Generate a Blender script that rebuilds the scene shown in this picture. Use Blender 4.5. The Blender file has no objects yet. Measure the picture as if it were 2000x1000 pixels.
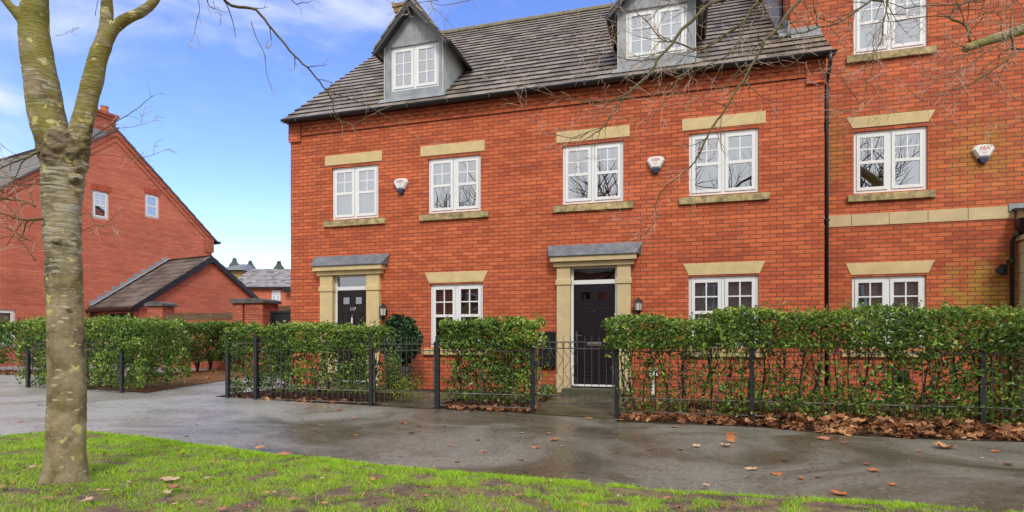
import bpy, math, random
import numpy as np
from mathutils import Vector, Matrix, noise
R = math.radians
random.seed(7); rng = np.random.default_rng(7)
sc = bpy.context.scene; col = sc.collection

# ------------------------------------------------------------ camera
TH = R(16.3); FOC = 1127.0; CAM = Vector((8.49, -11.15, 1.1))
cam = bpy.data.cameras.new('camera'); co = bpy.data.objects.new('camera', cam); col.objects.link(co)
cam.sensor_width = 36; cam.lens = 36 * FOC / 2000; cam.shift_y = 0.0825
cam.clip_start = 0.05; cam.clip_end = 2000
co.location = CAM; co.rotation_euler = (R(90), 0, TH); sc.camera = co

# ------------------------------------------------------------ sky and sun
SUN_EL, SUN_AZ = R(46), R(158)          # azimuth: clockwise from +Y (north)
w = bpy.data.worlds.new('World'); sc.world = w; w.use_nodes = True
nt = w.node_tree; nt.nodes.clear()
def N(t, ty, **k):
    n = t.nodes.new(ty)
    for a, b in k.items():
        if a == 'i':
            for kk, v in b.items(): n.inputs[kk].default_value = v
        else: setattr(n, a, b)
    return n
out = N(nt, 'ShaderNodeOutputWorld'); bg = N(nt, 'ShaderNodeBackground', i={'Strength': 0.15})
sky = N(nt, 'ShaderNodeTexSky', sky_type='NISHITA', sun_disc=False, sun_elevation=SUN_EL, sun_rotation=SUN_AZ,
        air_density=1.0, dust_density=0.2, ozone_density=2.5)
hs = N(nt, 'ShaderNodeHueSaturation', i={'Saturation': 1.18, 'Value': 1.34, 'Hue': 0.520})
nt.links.new(sky.outputs[0], hs.inputs['Color'])
tc = N(nt, 'ShaderNodeTexCoord')
mp = N(nt, 'ShaderNodeMapping', i={'Scale': (1.0, 1.0, 2.6), 'Rotation': (0, 0, R(20)), 'Location': (0.3, 0.0, 0.1)})
nt.links.new(tc.outputs['Generated'], mp.inputs[0])
nz = N(nt, 'ShaderNodeTexNoise', i={'Scale': 2.6, 'Detail': 8.0, 'Roughness': 0.55, 'Distortion': 0.4})
nt.links.new(mp.outputs[0], nz.inputs['Vector'])
sp = N(nt, 'ShaderNodeSeparateXYZ'); nt.links.new(tc.outputs['Generated'], sp.inputs[0])
# cloud cover grows towards -y (behind the camera) and towards the horizon
m1 = N(nt, 'ShaderNodeMath', operation='MULTIPLY_ADD', i={1: -0.42, 2: 0.0}); nt.links.new(sp.outputs['Y'], m1.inputs[0])
m2 = N(nt, 'ShaderNodeMath', operation='MULTIPLY_ADD', i={1: -0.02}); nt.links.new(sp.outputs['Z'], m2.inputs[0]); nt.links.new(m1.outputs[0], m2.inputs[2])
m3 = N(nt, 'ShaderNodeMath', operation='ADD'); nt.links.new(nz.outputs['Fac'], m3.inputs[0]); nt.links.new(m2.outputs[0], m3.inputs[1])
mr = N(nt, 'ShaderNodeMapRange', interpolation_type='SMOOTHSTEP', i={'From Min': 0.15, 'From Max': 0.50})
nt.links.new(m3.outputs[0], mr.inputs['Value'])
mxc = N(nt, 'ShaderNodeMix', data_type='RGBA'); mxc.inputs['B'].default_value = (5.3, 5.35, 5.4, 1)
nt.links.new(mr.outputs[0], mxc.inputs['Factor']); nt.links.new(hs.outputs[0], mxc.inputs['A'])
nt.links.new(mxc.outputs['Result'], bg.inputs['Color']); nt.links.new(bg.outputs[0], out.inputs[0])
sl = bpy.data.lights.new('sun', 'SUN'); sl.energy = 1.5; sl.angle = R(14); sl.color = (1, 0.95, 0.87)
so = bpy.data.objects.new('sun', sl); col.objects.link(so)
sd = Vector((math.sin(SUN_AZ) * math.cos(SUN_EL), math.cos(SUN_AZ) * math.cos(SUN_EL), math.sin(SUN_EL)))
so.rotation_euler = (-sd).to_track_quat('-Z', 'Y').to_euler(); so.location = sd * 60
sc.view_settings.view_transform = 'Standard'; sc.view_settings.look = 'None'
sc.view_settings.exposure = 0.55; sc.view_settings.gamma = 1
sc.render.engine = 'CYCLES'; sc.cycles.max_bounces = 8; sc.cycles.transparent_max_bounces = 16
sc.cycles.use_denoising = True

# ------------------------------------------------------------ geometry helpers
def ray(px, py):
    u = (px - 1000) / FOC; v = (665 - py) / FOC; s, c = math.sin(TH), math.cos(TH)
    return Vector((-s + u * c, c + u * s, v))
def atd(px, py, d): return CAM + ray(px, py) * d           # point seen at px,py at depth d metres
def atz(px, py, z):
    d = ray(px, py); return CAM + d * ((z - CAM.z) / d.z)
def gz(x, y=0): return max(0.0, 0.11 - 0.0145 * x)          # the street falls gently to the right

class MB:
    def __init__(s): s.v = []; s.f = []; s.m = []
    def add(s, vs, fs, mi=0):
        b = len(s.v); s.v += [tuple(p) for p in vs]; s.f += [tuple(i + b for i in f) for f in fs]; s.m += [mi] * len(fs)
    def box(s, x0, y0, z0, x1, y1, z1, mi=0):
        if x0 > x1: x0, x1 = x1, x0
        if y0 > y1: y0, y1 = y1, y0
        if z0 > z1: z0, z1 = z1, z0
        s.add([(x0,y0,z0),(x1,y0,z0),(x1,y1,z0),(x0,y1,z0),(x0,y0,z1),(x1,y0,z1),(x1,y1,z1),(x0,y1,z1)],
              [(0,3,2,1),(4,5,6,7),(0,1,5,4),(1,2,6,5),(2,3,7,6),(3,0,4,7)], mi); return s
    def prism(s, pts, y0, y1, mi=0):                        # polygon in xz extruded along y
        n = len(pts)
        s.add([(p[0], y0, p[1]) for p in pts] + [(p[0], y1, p[1]) for p in pts],
              [tuple(range(n)), tuple(range(2*n-1, n-1, -1))] + [(i, i+n, (i+1)%n+n, (i+1)%n) for i in range(n)], mi); return s
    def prismx(s, pts, x0, x1, mi=0):                       # polygon in yz extruded along x
        n = len(pts)
        s.add([(x0, p[0], p[1]) for p in pts] + [(x1, p[0], p[1]) for p in pts],
              [tuple(range(n-1, -1, -1)), tuple(range(n, 2*n))] + [(i, (i+1)%n, (i+1)%n+n, i+n) for i in range(n)], mi); return s
    def bar(s, a, b, ra, rb=None, n=6, mi=0, cap=True):
        a = Vector(a); b = Vector(b); rb = ra if rb is None else rb
        d = (b - a).normalized(); u = d.orthogonal().normalized(); v = d.cross(u)
        vs = [a + (u*math.cos(t)+v*math.sin(t))*ra for t in [2*math.pi*i/n for i in range(n)]] + \
             [b + (u*math.cos(t)+v*math.sin(t))*rb for t in [2*math.pi*i/n for i in range(n)]]
        fs = [(i, (i+1)%n, (i+1)%n+n, i+n) for i in range(n)]
        if cap: fs += [tuple(range(n-1,-1,-1)), tuple(range(n, 2*n))]
        s.add(vs, fs, mi); return s
    def tube(s, pts, rad, n=6, mi=0):
        pts = [Vector(p) for p in pts]; b = len(s.v); u = None
        for i, p in enumerate(pts):
            d = (pts[min(i+1, len(pts)-1)] - pts[max(i-1, 0)])
            if d.length < 1e-6: d = Vector((0,0,1))
            d.normalize()
            if u is None: u = d.orthogonal().normalized()
            u = (u - d * u.dot(d));
            if u.length < 1e-5: u = d.orthogonal()
            u.normalize(); v = d.cross(u)
            for k in range(n):
                t = 2*math.pi*k/n; s.v.append(tuple(p + (u*math.cos(t)+v*math.sin(t))*rad[i]))
        for i in range(len(pts)-1):
            for k in range(n):
                a = b+i*n+k; c = b+i*n+(k+1)%n; s.f.append((a, c, c+n, a+n)); s.m.append(mi)
        s.f.append(tuple(b+k for k in range(n-1,-1,-1))); s.m.append(mi)
        e = b+(len(pts)-1)*n; s.f.append(tuple(e+k for k in range(n))); s.m.append(mi); return s
    def lathe(s, prof, c=(0,0,0), n=20, mi=0):
        b = len(s.v)
        for r, z in prof:
            for k in range(n):
                t = 2*math.pi*k/n; s.v.append((c[0]+r*math.cos(t), c[1]+r*math.sin(t), c[2]+z))
        for i in range(len(prof)-1):
            for k in range(n):
                a = b+i*n+k; d = b+i*n+(k+1)%n; s.f.append((a, d, d+n, a+n)); s.m.append(mi)
        s.f.append(tuple(b+k for k in range(n-1,-1,-1))); s.m.append(mi)
        e = b+(len(prof)-1)*n; s.f.append(tuple(e+k for k in range(n))); s.m.append(mi); return s
    def build(s, name, mats, parent=None, off=(0,0,0), bevel=0, smooth=False):
        me = bpy.data.meshes.new(name); me.from_pydata(s.v, [], s.f)
        if not isinstance(mats, (list, tuple)): mats = [mats]
        for m in mats: me.materials.append(m)
        if len(mats) > 1: me.polygons.foreach_set('material_index', s.m)
        if smooth: me.polygons.foreach_set('use_smooth', [True]*len(s.f))
        me.update()
        o = bpy.data.objects.new(name, me); col.objects.link(o)
        if parent: o.parent = parent
        o.location = off
        if bevel:
            b = o.modifiers.new('bevel', 'BEVEL'); b.width = bevel; b.segments = 2; b.limit_method = 'ANGLE'
        return o
def tag(o, label=None, cat=None, group=None, kind=None):
    if label: o['label'] = label
    if cat: o['category'] = cat
    if group: o['group'] = group
    if kind: o['kind'] = kind
    return o
class Thing:
    """an Empty at the thing's base; its parts are modelled in frame coordinates and offset back."""
    def __init__(s, name, base, label, cat, group=None, frame=None):
        s.e = bpy.data.objects.new(name, None); col.objects.link(s.e); s.e.empty_display_size = .2
        s.base = Vector(base)
        if frame: s.e.location = frame @ s.base; s.e.rotation_euler = frame.to_euler()
        else: s.e.location = s.base
        tag(s.e, label, cat, group)
    def part(s, name, mb, mats, bevel=0, smooth=False, label=None, kind=None):
        o = mb.build(name, mats, s.e, -s.base, bevel, smooth); tag(o, label, kind=kind); return o
def sub(parent, name, mb, mats, bevel=0, smooth=False, label=None):
    o = mb.build(name, mats, parent, (0,0,0), bevel, smooth); tag(o, label); return o
def struct(name, mb, mats, kind='structure', smooth=False):
    o = mb.build(name, mats, smooth=smooth); o['kind'] = kind; return o
def npmesh(name, v, nface, mats, parent=None, off=(0,0,0), rnd=None, quads=False, smooth=False):
    """v: (n, k, 3) array of separate faces with k corners"""
    n, k = v.shape[:2]; me = bpy.data.meshes.new(name)
    me.vertices.add(n*k); me.vertices.foreach_set('co', v.reshape(-1).astype(np.float32))
    me.loops.add(n*k); me.loops.foreach_set('vertex_index', np.arange(n*k, dtype=np.int32))
    me.polygons.add(n); me.polygons.foreach_set('loop_start', np.arange(0, n*k, k, dtype=np.int32))
    me.polygons.foreach_set('loop_total', np.full(n, k, dtype=np.int32))
    if rnd is not None:
        a = me.attributes.new('rnd', 'FLOAT', 'FACE'); a.data.foreach_set('value', rnd.astype(np.float32))
    if not isinstance(mats, (list, tuple)): mats = [mats]
    for m in mats: me.materials.append(m)
    me.update(calc_edges=True)
    o = bpy.data.objects.new(name, me); col.objects.link(o)
    if parent: o.parent = parent
    o.location = off; return o

# ------------------------------------------------------------ materials
MT = {}
def mat(name, colr, rough=.6, spec=.5, metal=0, bump=0, bscale=40, var=0, vscale=3, coat=0, var2=None):
    m = bpy.data.materials.new(name); m.use_nodes = True; t = m.node_tree; b = t.nodes['Principled BSDF']
    b.inputs['Base Color'].default_value = (*colr, 1); b.inputs['Roughness'].default_value = rough
    b.inputs['Specular IOR Level'].default_value = spec; b.inputs['Metallic'].default_value = metal
    b.inputs['Coat Weight'].default_value = coat
    if var or bump: c = N(t, 'ShaderNodeTexCoord')
    if var:
        n = N(t, 'ShaderNodeTexNoise', i={'Scale': vscale, 'Detail': 7.0, 'Roughness': .65}); t.links.new(c.outputs['Object'], n.inputs['Vector'])
        r = N(t, 'ShaderNodeMapRange', i={'From Min': .3, 'From Max': .7}); t.links.new(n.outputs['Fac'], r.inputs[0])
        x = N(t, 'ShaderNodeMix', data_type='RGBA')
        x.inputs['A'].default_value = (*[a*(1-var) for a in (var2 or colr)], 1)
        x.inputs['B'].default_value = (*[min(1, a*(1+var*.5)) for a in colr], 1)
        t.links.new(r.outputs[0], x.inputs['Factor']); t.links.new(x.outputs['Result'], b.inputs['Base Color'])
    if bump:
        n2 = N(t, 'ShaderNodeTexNoise', i={'Scale': bscale, 'Detail': 5.0}); t.links.new(c.outputs['Object'], n2.inputs['Vector'])
        bp = N(t, 'ShaderNodeBump', i={'Strength': bump, 'Distance': .01}); t.links.new(n2.outputs['Fac'], bp.inputs['Height'])
        t.links.new(bp.outputs[0], b.inputs['Normal'])
    MT[name] = m; return m
def ramp(t, stops, interp='LINEAR'):
    r = N(t, 'ShaderNodeValToRGB'); e = r.color_ramp; e.interpolation = interp
    while len(e.elements) < len(stops): e.elements.new(.5)
    for el, (p, c) in zip(e.elements, stops): el.position = p; el.color = (*c, 1)
    return r
def brick_mat(name, c1, c2, mortar, stain=None):
    m = bpy.data.materials.new(name); m.use_nodes = True; t = m.node_tree; L = t.links; b = t.nodes['Principled BSDF']
    c = N(t, 'ShaderNodeTexCoord'); s = N(t, 'ShaderNodeSeparateXYZ'); L.new(c.outputs['Object'], s.inputs[0])
    ns = N(t, 'ShaderNodeSeparateXYZ'); L.new(c.outputs['Normal'], ns.inputs[0])
    ab = N(t, 'ShaderNodeMath', operation='ABSOLUTE'); L.new(ns.outputs['X'], ab.inputs[0])
    gt = N(t, 'ShaderNodeMath', operation='GREATER_THAN', i={1: .5}); L.new(ab.outputs[0], gt.inputs[0])
    mx = N(t, 'ShaderNodeMix', data_type='FLOAT'); L.new(gt.outputs[0], mx.inputs['Factor']); L.new(s.outputs['X'], mx.inputs['A']); L.new(s.outputs['Y'], mx.inputs['B'])
    cb = N(t, 'ShaderNodeCombineXYZ'); L.new(mx.outputs['Result'], cb.inputs['X']); L.new(s.outputs['Z'], cb.inputs['Y'])
    br = N(t, 'ShaderNodeTexBrick', offset=.5, i={'Scale': 1.0, 'Mortar Size': .0062, 'Mortar Smooth': .12, 'Bias': -.15, 'Brick Width': .225, 'Row Height': .075})
    br.inputs['Color1'].default_value = (*c1, 1); br.inputs['Color2'].default_value = (*c2, 1); br.inputs['Mortar'].default_value = (*mortar, 1)
    L.new(cb.outputs[0], br.inputs['Vector'])
    # tone patches and fine grain
    n1 = N(t, 'ShaderNodeTexNoise', i={'Scale': .9, 'Detail': 4.0}); L.new(c.outputs['Object'], n1.inputs['Vector'])
    n2 = N(t, 'ShaderNodeTexNoise', i={'Scale': 60.0, 'Detail': 3.0}); L.new(c.outputs['Object'], n2.inputs['Vector'])
    # courses from different batches: some rows a little paler or darker
    mpn = N(t, 'ShaderNodeMapping', i={'Scale': (.28, 9.5, 1)}); L.new(cb.outputs[0], mpn.inputs[0])
    n3 = N(t, 'ShaderNodeTexNoise', i={'Scale': 1.0, 'Detail': 2.0}); L.new(mpn.outputs[0], n3.inputs['Vector'])
    a1 = N(t, 'ShaderNodeMath', operation='MULTIPLY_ADD', i={1: .55, 2: .72}); L.new(n1.outputs['Fac'], a1.inputs[0])
    a2 = N(t, 'ShaderNodeMath', operation='MULTIPLY_ADD', i={1: .30}); L.new(n2.outputs['Fac'], a2.inputs[0]); L.new(a1.outputs[0], a2.inputs[2])
    a3 = N(t, 'ShaderNodeMath', operation='MULTIPLY_ADD', i={1: .62}); L.new(n3.outputs['Fac'], a3.inputs[0]); L.new(a2.outputs[0], a3.inputs[2])
    a4 = N(t, 'ShaderNodeMath', operation='SUBTRACT', i={1: .46}); L.new(a3.outputs[0], a4.inputs[0])
    mu = N(t, 'ShaderNodeMix', data_type='RGBA', blend_type='MULTIPLY', i={'Factor': 1.0}); L.new(br.outputs['Color'], mu.inputs['A']); L.new(a4.outputs[0], mu.inputs['B'])
    last = mu.outputs['Result']
    # pale lime bloom specks
    n4 = N(t, 'ShaderNodeTexNoise', i={'Scale': 2.3, 'Detail': 8.0, 'Roughness': .75}); L.new(c.outputs['Object'], n4.inputs['Vector'])
    r4 = N(t, 'ShaderNodeMapRange', i={'From Min': .64, 'From Max': .80, 'To Max': .5}); L.new(n4.outputs['Fac'], r4.inputs[0])
    m4 = N(t, 'ShaderNodeMix', data_type='RGBA'); m4.inputs['B'].default_value = (.55, .36, .30, 1); L.new(r4.outputs[0], m4.inputs['Factor']); L.new(last, m4.inputs['A']); last = m4.outputs['Result']
    if stain:   # green algae patches on damp brick: list of (x, z, rx, rz, amount)
        for (sx, sz, rx, rz, am) in stain:
            q = N(t, 'ShaderNodeMapping', i={'Location': (-sx/rx, -sz/rz, 0), 'Scale': (1/rx, 1/rz, 0)}); L.new(cb.outputs[0], q.inputs[0])
            ln = N(t, 'ShaderNodeVectorMath', operation='LENGTH'); L.new(q.outputs[0], ln.inputs[0])
            nn = N(t, 'ShaderNodeTexNoise', i={'Scale': 4.5, 'Detail': 8.0, 'Roughness': .75}); L.new(cb.outputs[0], nn.inputs['Vector'])
            ad = N(t, 'ShaderNodeMath', operation='MULTIPLY_ADD', i={1: -4.2, 2: 2.85}); L.new(nn.outputs['Fac'], ad.inputs[0])
            su = N(t, 'ShaderNodeMath', operation='SUBTRACT'); L.new(ad.outputs[0], su.inputs[0]); L.new(ln.outputs['Value'], su.inputs[1])
            mr_ = N(t, 'ShaderNodeMapRange', i={'From Min': -.1, 'From Max': .6, 'To Max': am}); L.new(su.outputs[0], mr_.inputs[0])
            pk = N(t, 'ShaderNodeMath', operation='MULTIPLY'); L.new(mr_.outputs[0], pk.inputs[0])
            inv = N(t, 'ShaderNodeMath', operation='SUBTRACT', i={0: 1.0}); L.new(br.outputs['Fac'], inv.inputs[1]); L.new(inv.outputs[0], pk.inputs[1])
            mg = N(t, 'ShaderNodeMix', data_type='RGBA'); mg.inputs['B'].default_value = (.36, .31, .04, 1)
            L.new(pk.outputs[0], mg.inputs['Factor']); L.new(last, mg.inputs['A']); last = mg.outputs['Result']
    L.new(last, b.inputs['Base Color']); b.inputs['Roughness'].default_value = .82; b.inputs['Specular IOR Level'].default_value = .3
    h = N(t, 'ShaderNodeMath', operation='MULTIPLY_ADD', i={1: -1.0, 2: 1.0}); L.new(br.outputs['Fac'], h.inputs[0])
    h2 = N(t, 'ShaderNodeMath', operation='MULTIPLY_ADD', i={1: .25}); L.new(n2.outputs['Fac'], h2.inputs[0]); L.new(h.outputs[0], h2.inputs[2])
    bp = N(t, 'ShaderNodeBump', i={'Strength': .7, 'Distance': .006}); L.new(h2.outputs[0], bp.inputs['Height']); L.new(bp.outputs[0], b.inputs['Normal'])
    return m
BR = brick_mat('red_brick', (.62, .150, .058), (.42, .082, .036), (.12, .055, .042))
BR2 = brick_mat('red_brick_algae', (.60, .148, .058), (.38, .078, .036), (.13, .062, .045),
                stain=[(13.6, 1.9, 1.1, .8, .6), (13.5, 4.3, .9, .9, .35), (11.15, 4.6, .5, 1.0, .3)])
BR3 = brick_mat('orange_brick', (.66, .185, .105), (.54, .135, .075), (.34, .13, .095))
BR4 = brick_mat('weathered_brick', (.56, .155, .09), (.36, .085, .052), (.13, .07, .05))
STONE = mat('sandstone', (.66, .51, .27), .8, .3, bump=.3, bscale=50, var=.18, vscale=4)
STONE2 = mat('pale_sandstone', (.60, .47, .27), .8, .3, bump=.3, bscale=50, var=.18, vscale=3)
SILL = mat('weathered_sandstone', (.52, .41, .20), .85, .3, bump=.3, bscale=60, var=.5, vscale=7, var2=(.22, .18, .11))
UPVC = mat('white_upvc', (.80, .81, .82), .35, .5, var=.05, vscale=2)
LEAD = mat('lead_flashing', (.19, .21, .25), .5, .5, .25, bump=.3, bscale=25, var=.4, vscale=6)
LEADP = mat('pale_lead', (.27, .29, .32), .55, .4, bump=.3, bscale=20, var=.3, vscale=5)
RENDER_ = mat('grey_panel', (.34, .365, .395), .6, .4, bump=.15, bscale=20, var=.38, vscale=3.4)
CHEEK = mat('pale_grey_panel', (.50, .545, .54), .6, .4, bump=.1, bscale=20, var=.15, vscale=3)
BLACKP = mat('black_plastic', (.012, .013, .016), .32, .5)
BLACKM = mat('black_painted_metal', (.022, .024, .030), .42, .5, bump=.1, bscale=80, var=.4, vscale=12)
GREYM = mat('weathered_rail', (.10, .09, .09), .55, .5, bump=.2, bscale=80, var=.55, vscale=9, var2=(.05, .04, .035))
DOORM = mat('dark_brown_door', (.016, .009, .012), .38, .35, bump=.06, bscale=120)
DOORP = mat('black_plum_door', (.014, .009, .015), .36, .35, bump=.06, bscale=120)
CHROME = mat('chrome', (.75, .76, .78), .22, .5, 1)
DARKI = mat('dark_interior', (.035, .033, .035), .9, .2)
WALLI = mat('room_wall', (.30, .28, .26), .9, .2, var=.2)
CURT = mat('net_curtain', (.75, .75, .74), .9, .1, var=.12, vscale=14)
BLIND = mat('wooden_blind', (.78, .50, .24), .6, .3, var=.2, vscale=9)
ROLLER = mat('roller_blind', (.70, .70, .67), .85, .1)
WHITEP = mat('white_plastic', (.78, .78, .77), .35, .5, var=.06)
NAVY = mat('navy_plastic', (.010, .022, .075), .25, .5)
REDINK = mat('red_ink', (.70, .05, .06), .6, .3)
PINKINK = mat('faded_ink', (.75, .42, .42), .6, .3)
LGLASS = mat('frosted_glass', (.62, .62, .58), .25, .5)
POTM = mat('slate_planter', (.035, .038, .045), .45, .5, bump=.3, bscale=30, var=.35, vscale=8)
WORN_GLINT = mat('worn_wet_glint_rail', (.24, .215, .20), .55, .5, bump=.2, bscale=80, var=.6, vscale=9, var2=(.08, .07, .06))  # paint wear, with the wet highlights of the low rails mixed into the colour
SOIL = mat('soil', (.045, .027, .017), .95, .2, bump=1.0, bscale=30, var=.5, vscale=6)
CLAY = mat('clay_pot', (.50, .17, .07), .8, .3, var=.3)
PAVE = mat('path_flags', (.13, .115, .075), .5, .5, bump=.4, bscale=50, var=.5, vscale=2.2, var2=(.07, .075, .03))
COPING = mat('concrete_coping', (.13, .13, .125), .8, .3, bump=.4, bscale=40, var=.5, vscale=8)
YBRICK = brick_mat('yellow_brown_brick', (.42, .26, .11), (.30, .17, .08), (.16, .12, .08))
SOLDIER = brick_mat('brown_brick_coping', (.20, .13, .075), (.14, .085, .05), (.08, .05, .03))
DARKGATE = mat('dark_boards', (.018, .020, .026), .55, .4, var=.3)
SOFT = mat('soffit_wood', (.02, .02, .022), .5, .4)
MORTARG = mat('verge_mortar', (.42, .38, .30), .85, .2, var=.35, vscale=8)

def glass_mat(name, refl=.30, tint=(.80, .83, .84)):
    m = bpy.data.materials.new(name); m.use_nodes = True; t = m.node_tree; L = t.links; t.nodes.clear()
    o = N(t, 'ShaderNodeOutputMaterial'); g = N(t, 'ShaderNodeBsdfGlossy', i={'Roughness': .0}); g.inputs['Color'].default_value = (.92, .95, 1, 1)
    tr = N(t, 'ShaderNodeBsdfTransparent'); tr.inputs['Color'].default_value = (*tint, 1)
    lw = N(t, 'ShaderNodeFresnel', i={'IOR': 1.5}); a = N(t, 'ShaderNodeMath', operation='MULTIPLY_ADD', use_clamp=True, i={1: 1.3, 2: refl})
    L.new(lw.outputs[0], a.inputs[0]); mx = N(t, 'ShaderNodeMixShader'); L.new(a.outputs[0], mx.inputs[0]); L.new(tr.outputs[0], mx.inputs[1]); L.new(g.outputs[0], mx.inputs[2])
    c = N(t, 'ShaderNodeTexCoord'); n = N(t, 'ShaderNodeTexNoise', i={'Scale': 1.6, 'Detail': 1.0}); L.new(c.outputs['Object'], n.inputs['Vector'])
    bp = N(t, 'ShaderNodeBump', i={'Strength': .12, 'Distance': .02}); L.new(n.outputs['Fac'], bp.inputs['Height']); L.new(bp.outputs[0], g.inputs['Normal'])
    L.new(mx.outputs[0], o.inputs[0]); return m
GLASS = glass_mat('window_glass', .40)
GLASSL = glass_mat('low_window_glass', .22)
def tile_mat(name, c1, c2, wet=.4, moss=True, mc=(2.3, 0, 7.0)):
    m = bpy.data.materials.new(name); m.use_nodes = True; t = m.node_tree; L = t.links; b = t.nodes['Principled BSDF']
    a = N(t, 'ShaderNodeAttribute', attribute_name='rnd'); c = N(t, 'ShaderNodeTexCoord')
    n = N(t, 'ShaderNodeTexNoise', i={'Scale': 5.0, 'Detail': 8.0, 'Roughness': .7}); L.new(c.outputs['Object'], n.inputs['Vector'])
    ad = N(t, 'ShaderNodeMath', operation='MULTIPLY_ADD', i={1: .55}); L.new(a.outputs['Fac'], ad.inputs[0])
    sc_ = N(t, 'ShaderNodeMath', operation='MULTIPLY', i={1: .6}); L.new(n.outputs['Fac'], sc_.inputs[0]); L.new(sc_.outputs[0], ad.inputs[2])
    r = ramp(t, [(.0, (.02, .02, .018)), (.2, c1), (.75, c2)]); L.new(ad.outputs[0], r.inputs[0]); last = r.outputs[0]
    if moss:
        sb = N(t, 'ShaderNodeVectorMath', operation='DISTANCE', i={1: mc}); L.new(c.outputs['Object'], sb.inputs[0])
        mm = N(t, 'ShaderNodeMapRange', i={'From Min': 1.5, 'From Max': .2, 'To Max': .34}); L.new(sb.outputs['Value'], mm.inputs[0])
        n2 = N(t, 'ShaderNodeTexNoise', i={'Scale': 11.0, 'Detail': 6.0, 'Roughness': .7}); L.new(c.outputs['Object'], n2.inputs['Vector'])
        ad2 = N(t, 'ShaderNodeMath', operation='ADD'); L.new(mm.outputs[0], ad2.inputs[0]); L.new(n2.outputs['Fac'], ad2.inputs[1])
        mr2 = N(t, 'ShaderNodeMapRange', i={'From Min': .70, 'From Max': .82, 'To Max': .8}); L.new(ad2.outputs[0], mr2.inputs[0])
        mx = N(t, 'ShaderNodeMix', data_type='RGBA'); mx.inputs['B'].default_value = (.20, .19, .02, 1)
        L.new(mr2.outputs[0], mx.inputs['Factor']); L.new(last, mx.inputs['A']); last = mx.outputs['Result']
    L.new(last, b.inputs['Base Color'])
    rr = N(t, 'ShaderNodeMapRange', i={'To Min': wet-.12, 'To Max': wet+.2}); L.new(n.outputs['Fac'], rr.inputs[0]); L.new(rr.outputs[0], b.inputs['Roughness'])
    n3 = N(t, 'ShaderNodeTexNoise', i={'Scale': 60.0, 'Detail': 4.0}); L.new(c.outputs['Object'], n3.inputs['Vector'])
    bp = N(t, 'ShaderNodeBump', i={'Strength': .35, 'Distance': .004}); L.new(n3.outputs['Fac'], bp.inputs['Height']); L.new(bp.outputs[0], b.inputs['Normal'])
    return m
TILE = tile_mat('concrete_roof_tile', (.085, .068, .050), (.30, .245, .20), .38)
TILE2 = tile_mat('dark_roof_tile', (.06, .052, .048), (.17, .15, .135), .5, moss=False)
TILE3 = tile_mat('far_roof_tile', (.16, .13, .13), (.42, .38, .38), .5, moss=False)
def leaf_mat(name, c1, c2, c3, rough=.4, transl=.25, spec=.5):
    m = bpy.data.materials.new(name); m.use_nodes = True; t = m.node_tree; L = t.links; b = t.nodes['Principled BSDF']
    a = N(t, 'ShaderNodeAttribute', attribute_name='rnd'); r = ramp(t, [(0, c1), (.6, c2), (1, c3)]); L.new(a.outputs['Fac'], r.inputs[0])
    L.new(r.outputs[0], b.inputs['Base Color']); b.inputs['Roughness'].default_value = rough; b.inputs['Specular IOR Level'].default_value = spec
    tr = N(t, 'ShaderNodeBsdfTranslucent'); L.new(r.outputs[0], tr.inputs[0]); mx = N(t, 'ShaderNodeMixShader', i={0: transl})
    L.new(b.outputs[0], mx.inputs[1]); L.new(tr.outputs[0], mx.inputs[2]); L.new(mx.outputs[0], t.nodes['Material Output'].inputs[0])
    return m
HEDGE = leaf_mat('hedge_leaf', (.045, .095, .022), (.16, .29, .04), (.50, .58, .11), .34)
HEDGED = leaf_mat('dark_hedge_leaf', (.038, .085, .022), (.11, .22, .035), (.36, .46, .07), .36)
BAY = leaf_mat('bay_leaf', (.015, .045, .022), (.035, .095, .035), (.09, .17, .04), .35)
YELLOW = leaf_mat('lime_shrub_leaf', (.14, .22, .02), (.34, .42, .03), (.55, .60, .08), .4)
GRASS = leaf_mat('grass_blade', (.17, .34, .015), (.40, .70, .025), (.66, .80, .11), .5, .4)
FIR = leaf_mat('conifer_leaf', (.18, .21, .20), (.28, .32, .27), (.38, .42, .34), .8, .1)
DEAD = leaf_mat('dead_leaf', (.10, .040, .020), (.36, .155, .068), (.64, .35, .17), .65, .12, .3)
FORKZ = 2.43
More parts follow.
